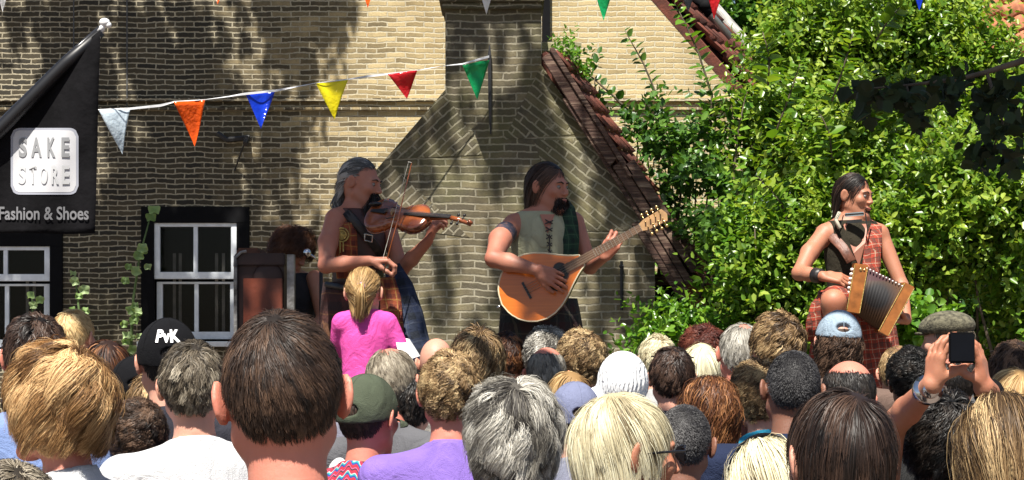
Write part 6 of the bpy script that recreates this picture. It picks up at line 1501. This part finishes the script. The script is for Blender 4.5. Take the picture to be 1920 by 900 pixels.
def on_yoke(x, y, g=0.0):
    best = None
    for z in np.arange(1.60, 1.38, -.003):
        p = np.array([x, y, z]); d = 1
        for q in yoke.p:
            if q[6] or q[0] == 'h': continue
            if q[0] == 'c': v = q[2] - q[1]; t = min(1, max(0, (p - q[1]) @ v / max(v @ v, 1e-9))); dd = np.linalg.norm(p - q[1] - t * v) - (q[3] + (q[4] - q[3]) * t)
            else: uu = (p - q[1]); k0 = np.linalg.norm(uu / q[2]); dd = k0 * (k0 - 1) / max(np.linalg.norm(uu / q[2] ** 2), 1e-6)
            d = min(d, dd)
        if d < .006 + g: return p
    return np.array([x, y, 1.40])
def patch(x0, x1, y0, y1, mat, name, g, nx=8, ny=6):
    V = [on_yoke(x0 + (x1 - x0) * i / nx, y0 + (y1 - y0) * j / ny, g) for i in range(nx + 1) for j in range(ny + 1)]
    F = [(i * (ny + 1) + j, (i + 1) * (ny + 1) + j, (i + 1) * (ny + 1) + j + 1, i * (ny + 1) + j + 1) for i in range(nx) for j in range(ny)]
    o = link(name, mesh_np(name, np.array(V), np.array(F)), mat, ol, smooth=True); md = o.modifiers.new('s', 'SOLIDIFY'); md.thickness = .003; return o
patch(.075, .175, -.085, .03, cm_black, 'dark_patch', .004)
mwt = plain('white_thread', (.75, .75, .75), .8, .05)
pts = [on_yoke(.10 + .05 * math.cos(a) * .5 + .02, -.03 + .02 * math.sin(a * 2), .010) for a in np.linspace(0, 6.283, 20)]
MB().tube(pts, .003, 5).tube([on_yoke(.082, -.078 + k * .02, .009) for k in range(5)], .0025, 5).tube([on_yoke(.085 + k * .02, -.076, .009) for k in range(5)], .0025, 5).build('white_stitching', mwt, ol)
# --- person holding up the phone
Yp = 4.55; zt = W3(1768, 722, Yp)[2]; sp_ = zt / (HZ + .122 + .03)
pr = empty('person', (W3(1768, 0, Yp)[0], Yp, 0), label='dark curly-haired person holding up a phone with both hands', cat='person', group='people in the audience seen from behind'); pr.scale = (sp_,) * 3
def Lp_(px, py, Y): q = W3(px, py, Y) - np.array(pr.location); return q / sp_
a_ = {-1: (Lp_(1672, 800, 4.50), Lp_(1748, 722, 4.26), (.12, -.05, 1), (.9, .45, .0), dict(curl=(.20, .45, .5), thumb=(.5, .4, .7), side=1, s=.84, spread=.26)),
      1: (Lp_(1905, 800, 4.50), Lp_(1845, 726, 4.26), (-.12, -.05, 1), (-.9, .45, .0), dict(curl=(.15, .5, .5), thumb=(.5, .4, .7), side=-1, s=.84, spread=.26))}
S, sh_m, tr_m, so_m = standing('woman', .165, 1.0, a_)
for me_, nm, mt in ((S.mesh('body', .005), 'body', SK['tan']), (sh_m.mesh('shirt', .010), 'shirt', cloth('navy_shirt', NAVY)), (tr_m.mesh('trousers', .014), 'trousers', JEANS[0]), (so_m.mesh('shoes', .012), 'shoes', M_shoe)): link(nm, me_, mt, pr, smooth=True)
add_hair('hair', pr, (0, .02, HZ), np.eye(3), 1.0, HM['black'], np.random.default_rng(9), **hs(4.5, CURLY, N=6500, length=.12, S=9, vol=.30, ears=False, grav=.5))
w0 = W3(1748, 722, 4.26); e0 = W3(1672, 800, 4.50); wd_ = unit(e0 - w0)
wt = empty('wristwatch', tuple(w0 + wd_ * .03), label='silver wristwatch on the raised left arm holding the phone', cat='watch')
u1 = unit(np.cross(wd_, [0, 1, 0])); u2 = np.cross(wd_, u1)
MB().tube([wd_ * -.009, wd_ * .009], .0335, 18).build('strap', M_chr, wt, smooth=True)
MB().tube([-u2 * 0 + np.array([0, -.030, 0]), np.array([0, -.040, 0])], .018, 16).build('case', M_chr, wt, smooth=True)
w1 = W3(1845, 726, 4.26); e1_ = W3(1905, 800, 4.50); wd1 = unit(e1_ - w1)
br = MB().tube([wd1 * .040, wd1 * .046], .0345, 16).build('bracelet', cm_black, None, smooth=True); br.location = tuple(w1); tag(br, 'thin dark bracelet on the raised right wrist by the phone', 'bracelet')
ph0 = W3(1803, 652, 4.20)
ph = empty('phone', tuple(ph0), label='black phone held up to film the stage', cat='phone')
MB().box((-.028, -.006, -.034), (.028, .006, .034)).build('case', plain('black_plastic', (.004, .004, .005), .5, .1, Specular_IOR_Level=.1), ph, bevel=.003)
MB().box((-.025, -.0075, -.029), (.025, -.0062, .029)).build('screen', plain('dark_screen', (.004, .005, .008), .10, .1, Specular_IOR_Level=.15), ph)
# --- girl in pink on shoulders
Yk2 = 7.22; gz = 1.485; gx = W3(684, 0, Yk2)[0]
gr = empty('person', (gx, Yk2, gz), label='little girl in a pink T-shirt with a blond ponytail, riding on shoulders', cat='person'); gr.scale = (.95,) * 3
S = SDF(); S.join(head_sdf('woman').xf((-.003, .01, .437), basis((.15, 1, .08)), .86)); S.cap((0, .0, .40), (0, -.01, .34), .032, .036, .02)
T2 = SDF(); T2.ell((0, 0, .24), (.086, .064, .13), .04); T2.ell((0, 0, .10), (.082, .068, .11), .04)
for x in (-1, 1): T2.cap((x * .02, -.01, .348), (x * .080, -.005, .322), .024, .030, .03)
S.join(T2); Ar = SDF(); Ar.cap((.088, 0, .318), (.128, .01, .235), .028, .024, .015).cap((-.088, 0, .318), (-.105, .06, .22), .028, .024, .015)
S.join(Ar); S.cap((.128, .01, .235), (.142, .06, .205), .024, .018, .01); hand(S, (.142, .06, .205), (.3, 1, .1), (-.6, .1, -.7), side=-1, s=.62, curl=(.4, .6, .5))
S.cap((-.125, .06, .22), (-.06, .16, .19), .024, .018, .01); hand(S, (-.06, .16, .19), (.4, 1, 0), (0, 0, -1), side=1, s=.62)
for x in (-1, 1): S.chain([(x * .06, .02, .06), (x * .125, .20, .02), (x * .12, .23, -.24)], [.062, .046, .032], .02); S.cap((x * .12, .23, -.26), (x * .12, .32, -.30), .026, .020, .01)
link('body', S.mesh('body', .005), SK['fair'], gr, smooth=True); add_eyes(gr, (-.003, .01, .437), basis((.15, 1, .08)), .86)
ts = T2.grow(.010).join(Ar.grow(.016)); ts.cut((0, .3, 1), .372).cut((0, 0, -1), -.03).cut((1, 0, -.35), .158 - .35 * .24 + .035).cut((-1, 0, -.35), .158 - .35 * .24 + .035)
link('t_shirt', ts.mesh('t_shirt', .007), cloth('pink_jersey', (.80, .095, .40), 16, .5), gr, smooth=True)
sh2 = SDF()
for x in (-1, 1): sh2.chain([(x * .03, .0, .07), (x * .10, .15, .03)], [.075, .062], .03)
link('shorts', sh2.mesh('shorts', .008), cloth('shorts', (.10, .12, .2)), gr, smooth=True)
add_hair('hair', gr, (-.003, .01, .437), basis((.15, 1, .08)), .86, HM['blond'], np.random.default_rng(3), N=4200, length=.085, S=6, width=.0028, vol=.03, lift=.03, flow='back', grav=.05, frizz=.02, clump=.5, fringe=.45, nape=-.8, tone=.42, pull=.2)
def tress(name, parent, pts, spread, n, width, mat, rs, tone=.5):
    pts = np.array(pts, float); m = len(pts); V = []; F = []; T_ = []
    fine_ = np.linspace(0, 1, 9); X = np.stack([np.interp(fine_, np.linspace(0, 1, m), pts[:, i]) for i in range(3)], 1); spf = np.interp(fine_, np.linspace(0, 1, len(spread)), spread)
    for k in range(n):
        o = rs.normal(size=3) * .5; sd = unit(rs.normal(size=3)) * width; b = len(V); tn = tone + rs.normal() * .2; ln = rs.uniform(.75, 1.0)
        Xs = X[0] + (X - X[0]) * ln
        for i in range(9): p = Xs[i] + o * spf[i]; V += [p - sd, p + sd]; T_ += [tn, tn]
        for i in range(8): F.append((b + 2 * i, b + 2 * i + 1, b + 2 * i + 3, b + 2 * i + 2))
    return link(name, mesh_np(name, np.array(V), np.array(F), np.clip(T_, 0, 1)), mat, parent, smooth=True)
tress('ponytail', gr, [(-.008, -.075, .462), (-.008, -.108, .462), (-.010, -.122, .43), (-.012, -.112, .385), (-.016, -.098, .340)], [.004, .009, .015, .015, .011], 420, .0014, HM['blond'], np.random.default_rng(4), .58)
MB().tube([(-.008, -.080, .462), (-.008, -.092, .463)], .017, 12).build('hair_tie', plain('hair_tie', (.45, .25, .30), .8), gr, smooth=True)
pp = empty('paper', tuple(W3(764, 660, 7.15)), label='white sheet of paper with faint drawing held by the girl in pink', cat='paper')
po = np.array(pp.location); m = MB()
q0, q1, q2, q3 = [W3(*a) - po for a in ((742, 640, 7.20), (768, 636, 7.28), (788, 668, 7.12), (752, 686, 7.02))]
n_ = 6; V = []; F = []
for i in range(n_ + 1):
    for j in range(n_ + 1):
        a, b = i / n_, j / n_; V.append((q0 * (1 - a) + q1 * a) * (1 - b) + (q3 * (1 - a) + q2 * a) * b + np.array([0, 0, .006 * math.sin(a * 3.1)]))
for i in range(n_):
    for j in range(n_): F.append((i * (n_ + 1) + j, (i + 1) * (n_ + 1) + j, (i + 1) * (n_ + 1) + j + 1, i * (n_ + 1) + j + 1))
tp = NT('printed_paper'); otp = tp.obj(); o_ = link('sheet', mesh_np('sheet', np.array(V), np.array(F)), tp.bsdf(tp.ramp(tp.noise(60, otp, 3), [(.52, (.80, .80, .79)), (.60, (.55, .55, .56))]), .7), pp, smooth=True); md = o_.modifiers.new('s', 'SOLIDIFY'); md.thickness = .0008
# ================================================================ bunting
PEN = {'white': (.62, .70, .76), 'pale': (.80, .80, .80), 'orange': (.90, .14, .012), 'blue': (.012, .055, .60), 'yellow': (.92, .78, .02), 'red': (.70, .025, .035), 'green': (.01, .38, .12), 'black': (.02, .02, .02)}
def pen_mat(c):
    t = NT(c + '_plastic'); o = t.obj(); nz = t.noise(11, o, 3, .6)
    b = t.n('ShaderNodeBsdfPrincipled', {'Base Color': PEN[c], 'Roughness': .18, 'Normal': t.bump(nz, .55, .035)}); tr = t.n('ShaderNodeBsdfTranslucent', {'Color': tuple(min(1, x * 1.3) for x in PEN[c])})
    mx = t.n('ShaderNodeMixShader', {0: .4, 1: b, 2: tr}); t.t.links.new(mx.outputs[0], t.out.inputs[0]); return t.m
PM = {c: pen_mat(c) for c in PEN}
def bunting(cord, pens, label, Yfn):
    c0 = W3(cord[0][0], cord[0][1], Yfn(cord[0][0])); root = empty('bunting', tuple(c0), label=label, cat='bunting')
    m = MB(); pts = [W3(x, y, Yfn(x)) - c0 for x, y in cord]
    # ribbon shaped cord
    vs = []; 
    for i, p in enumerate(pts): tw = .5 + .5 * math.sin(i * 1.3); vs += [p + [0, -.004 * tw, -.007 * (1.2 - tw)], p + [0, .004 * tw, .007 * (1.2 - tw)]]
    m.add(vs, [(2 * i, 2 * i + 2, 2 * i + 3, 2 * i + 1) for i in range(len(pts) - 1)]); o = m.build('cord', plain('white_ribbon', (.72, .72, .74), .4, .1), root); md = o.modifiers.new('s', 'SOLIDIFY'); md.thickness = .002
    for k, (xa, ya, xb, yb, xt, yt, col) in enumerate(pens):
        A = W3(xa, ya, Yfn(xa)) - c0; B_ = W3(xb, yb, Yfn(xb)) - c0; Tt = W3(xt, yt, Yfn(xt)) - c0; n = 10; V = []; F = []
        for i in range(n + 1):
            for j in range(n + 1):
                t = i / n; s_ = j / n; p = (A * (1 - s_) + B_ * s_) * (1 - t) + Tt * t
                p = p + np.array([0, -.022 * math.sin(s_ * 5 + k) * (1 - t) * .8 - .020 * math.sin(t * 4 + k * 2), 0]); V.append(p)
        for i in range(n):
            for j in range(n): F.append((i * (n + 1) + j, (i + 1) * (n + 1) + j, (i + 1) * (n + 1) + j + 1, i * (n + 1) + j + 1))
        o = link('pennant', mesh_np('pennant', np.array(V), np.array(F)), PM[col], root, smooth=True); md = o.modifiers.new('s', 'SOLIDIFY'); md.thickness = .0008
Y1 = lambda x: 12.4 + (x - 185) / 735 * 1.45
cd_ = [(60, 210), (120, 209), (185, 206), (243, 204), (300, 198), (327, 191), (385, 187), (430, 181), (460, 176), (517, 170), (560, 162), (592, 156), (653, 149), (690, 143), (727, 139), (783, 132), (830, 124), (867, 120), (917, 106)]
bunting(cd_, [(185, 206, 243, 205, 229, 289, 'white'), (327, 192, 385, 188, 365, 275, 'orange'), (460, 176, 516, 170, 490, 242, 'blue'), (592, 156, 653, 150, 627, 224, 'yellow'), (727, 139, 783, 133, 763, 185, 'red'), (867, 121, 918, 112, 895, 188, 'green')], 'bunting line of six plastic pennants strung from the flag to the chimney', Y1)
Y2 = lambda x: 12.0
top_c = [(-60, -70), (0, -72), (400, -82), (700, -74), (920, -64), (1140, -50), (1290, -56), (1340, -50), (1700, -62), (2000, -70)]
bunting(top_c, [(-20, -66, 34, -70, 4, 22, 'pale'), (380, -82, 436, -82, 408, 8, 'orange'), (662, -75, 718, -73, 690, 16, 'orange'), (884, -65, 940, -62, 912, 27, 'pale'), (1104, -52, 1160, -51, 1132, 38, 'green'), (1262, -55, 1318, -53, 1290, 24, 'black'), (1312, -53, 1366, -50, 1339, 36, 'red'), (1697, -62, 1752, -63, 1725, 19, 'blue')], 'upper bunting line whose pennant tips hang into the top of the picture', Y2)
# ================================================================ shop flag
Yf = 7.0
fl0 = W3(-230, 0, Yf); fl0[2] = 0
flag = empty('banner_flag', tuple(fl0), label='black shop flag on a bent pole with a white square logo, at the left', cat='flag')
pole = [(-230, 1500), (-228, 900), (-200, 560), (-140, 400), (-60, 292), (0, 232), (60, 172), (120, 112), (188, 52)]
Pf = lambda x, y, dy=0: W3(x, y, Yf + dy) - fl0
pts = [Pf(x, y) for x, y in pole]; pts[0] = np.array([0, 0, 0.0])
MB().tube(pts, [.022, .020, .018, .016, .015, .014, .013, .011, .009], 10).build('pole', plain('black_pole', (.02, .02, .024), .22, .1), flag, smooth=True)
MB().ball(Pf(196, 42), (.020, .018, .016)).ball(Pf(203, 47), .012).tube([Pf(187, 60), Pf(197, 42)], [.014, .008], 8).tube([Pf(187, 66, -.01), Pf(184, 100, -.01), Pf(185, 140, -.01)], .0035, 5).build('tip', plain('white_plastic', (.82, .82, .82), .3, .05), flag, smooth=True)
def flag_pt(x, y):      # gentle folds
    return Pf(x, y, .03 * math.sin(x * .018 + y * .006) + .012 * math.sin(x * .05 + y * .02))
V = []; F = []; nx, ny = 30, 30
def edge_top(x): return np.interp(x, [-200, -140, -60, 0, 60, 120, 188], [560, 400, 292, 232, 172, 112, 56])
for i in range(nx + 1):
    for j in range(ny + 1):
        s_ = i / nx; x0 = -195 + 383 * s_; t = j / ny; yt = edge_top(x0); x1 = -160 + 338 * s_; yb = 441 + -5 * s_ + 2 * math.sin(s_ * 9)
        V.append(flag_pt(x0 * (1 - t) + x1 * t, yt * (1 - t) + yb * t if yt < yb else yb))
for i in range(nx):
    for j in range(ny): F.append((i * (ny + 1) + j, (i + 1) * (ny + 1) + j, (i + 1) * (ny + 1) + j + 1, i * (ny + 1) + j + 1))
tfl = NT('black_flag_cloth'); ofl = tfl.obj()
o = link('cloth', mesh_np('cloth', np.array(V), np.array(F)), tfl.bsdf(tfl.ramp(tfl.noise(7, ofl, 5, .7), [(.4, (.003, .0028, .0035)), (.75, (.008, .0075, .009))]), .9, Specular_IOR_Level=.12, normal=tfl.bump(tfl.noise(9, ofl, 4), .4, .03)), flag, smooth=True); md = o.modifiers.new('s', 'SOLIDIFY'); md.thickness = .002; md.offset = 1
MB().tube([Pf(x + 3, y + 8, .0) for x, y in pole[3:]], [.026] * 5 + [.016], 10).build('sleeve', plain('sleeve_cloth', (.006, .006, .008), .45, .2), flag, smooth=True)
def on_flag(o, off):
    for v in o.data.vertices: pass
def rrect(x0, y0, x1, y1, r, n=7):
    P_ = []
    for cx, cy, a0 in ((x1 - r, y0 + r, -90), (x1 - r, y1 - r, 0), (x0 + r, y1 - r, 90), (x0 + r, y0 + r, 180)):
        for k in range(n): a = R(a0 + 90 * k / (n - 1)); P_.append((cx + r * math.cos(a), cy + r * math.sin(a)))
    return P_
def flag_shape(poly, name, mat, parent, off, thick=.001):
    # grid patch inside the outline so that it follows the folds
    x0, x1 = min(p[0] for p in poly), max(p[0] for p in poly); V = []; F = []; n = 26; cols = []
    for i in range(n + 1):
        x = x0 + (x1 - x0) * i / n; ys = []
        for a, b in zip(poly, poly[1:] + poly[:1]):
            if min(a[0], b[0]) - 1e-6 <= x <= max(a[0], b[0]) + 1e-6 and abs(a[0] - b[0]) > 1e-9: t = (x - a[0]) / (b[0] - a[0]); ys.append(a[1] + (b[1] - a[1]) * t)
        ya, yb = min(ys), max(ys)
        for j in range(11): V.append(flag_pt(x, ya + (yb - ya) * j / 10) + np.array([0, off, 0]))
    for i in range(n):
        for j in range(10): F.append((i * 11 + j, (i + 1) * 11 + j, (i + 1) * 11 + j + 1, i * 11 + j + 1))
    return link(name, mesh_np(name, np.array(V), np.array(F)), mat, parent, smooth=True)
lg = flag_shape(rrect(20.5, 240, 147.5, 365, 16), 'logo', plain('logo_grey', (.30, .31, .36), .8, .05), flag, -.0025)
flag_shape(rrect(25, 244.5, 143, 360.5, 13), 'logo_panel', plain('logo_white', (.50, .50, .52), .8, .03), lg, -.0034)
def flag_text(s, cx, cy, wpx, hpx, mat, parent, bold, off=-.0070, name='lettering'):
    me = text_mesh(s, 1.0, bold); xs = [v.co.x for v in me.vertices]; ys = [v.co.y for v in me.vertices]; a, b = min(xs), max(xs); c, d = min(ys), max(ys)
    import bmesh
    bm = bmesh.new(); bm.from_mesh(me); bmesh.ops.subdivide_edges(bm, edges=[e for e in bm.edges if e.calc_length() > .2], cuts=2); bm.to_mesh(me); bm.free()
    for v in me.vertices:
        x = cx + ((v.co.x - a) / (b - a) - .5) * wpx; y = cy - ((v.co.y - c) / (d - c) - .5) * hpx; v.co = flag_pt(x, y) + np.array([0, off, 0])
    return link(name, me, mat, parent)
M_lg = plain('logo_letter_grey', (.22, .225, .235), .8, .03); M_lf = plain('logo_letter_faint', (.455, .46, .47), .8, .02); M_lt = plain('flag_letter_silver', (.15, .15, .16), .8, .05)
for ch_, cx_ in zip('SAKE', (43.5, 69, 97, 123.5)): flag_text(ch_, cx_, 276.5, 15 if ch_ != 'A' else 20, 37, M_lg, lg, .03)
for ch_, cx_ in zip('STORE', (42, 62, 83, 104, 124)): flag_text(ch_, cx_, 328, 14, 35, M_lf, lg, .03)
flag_text('Fashion & Shoes', 83, 400, 168, 25, M_lt, flag, .018)
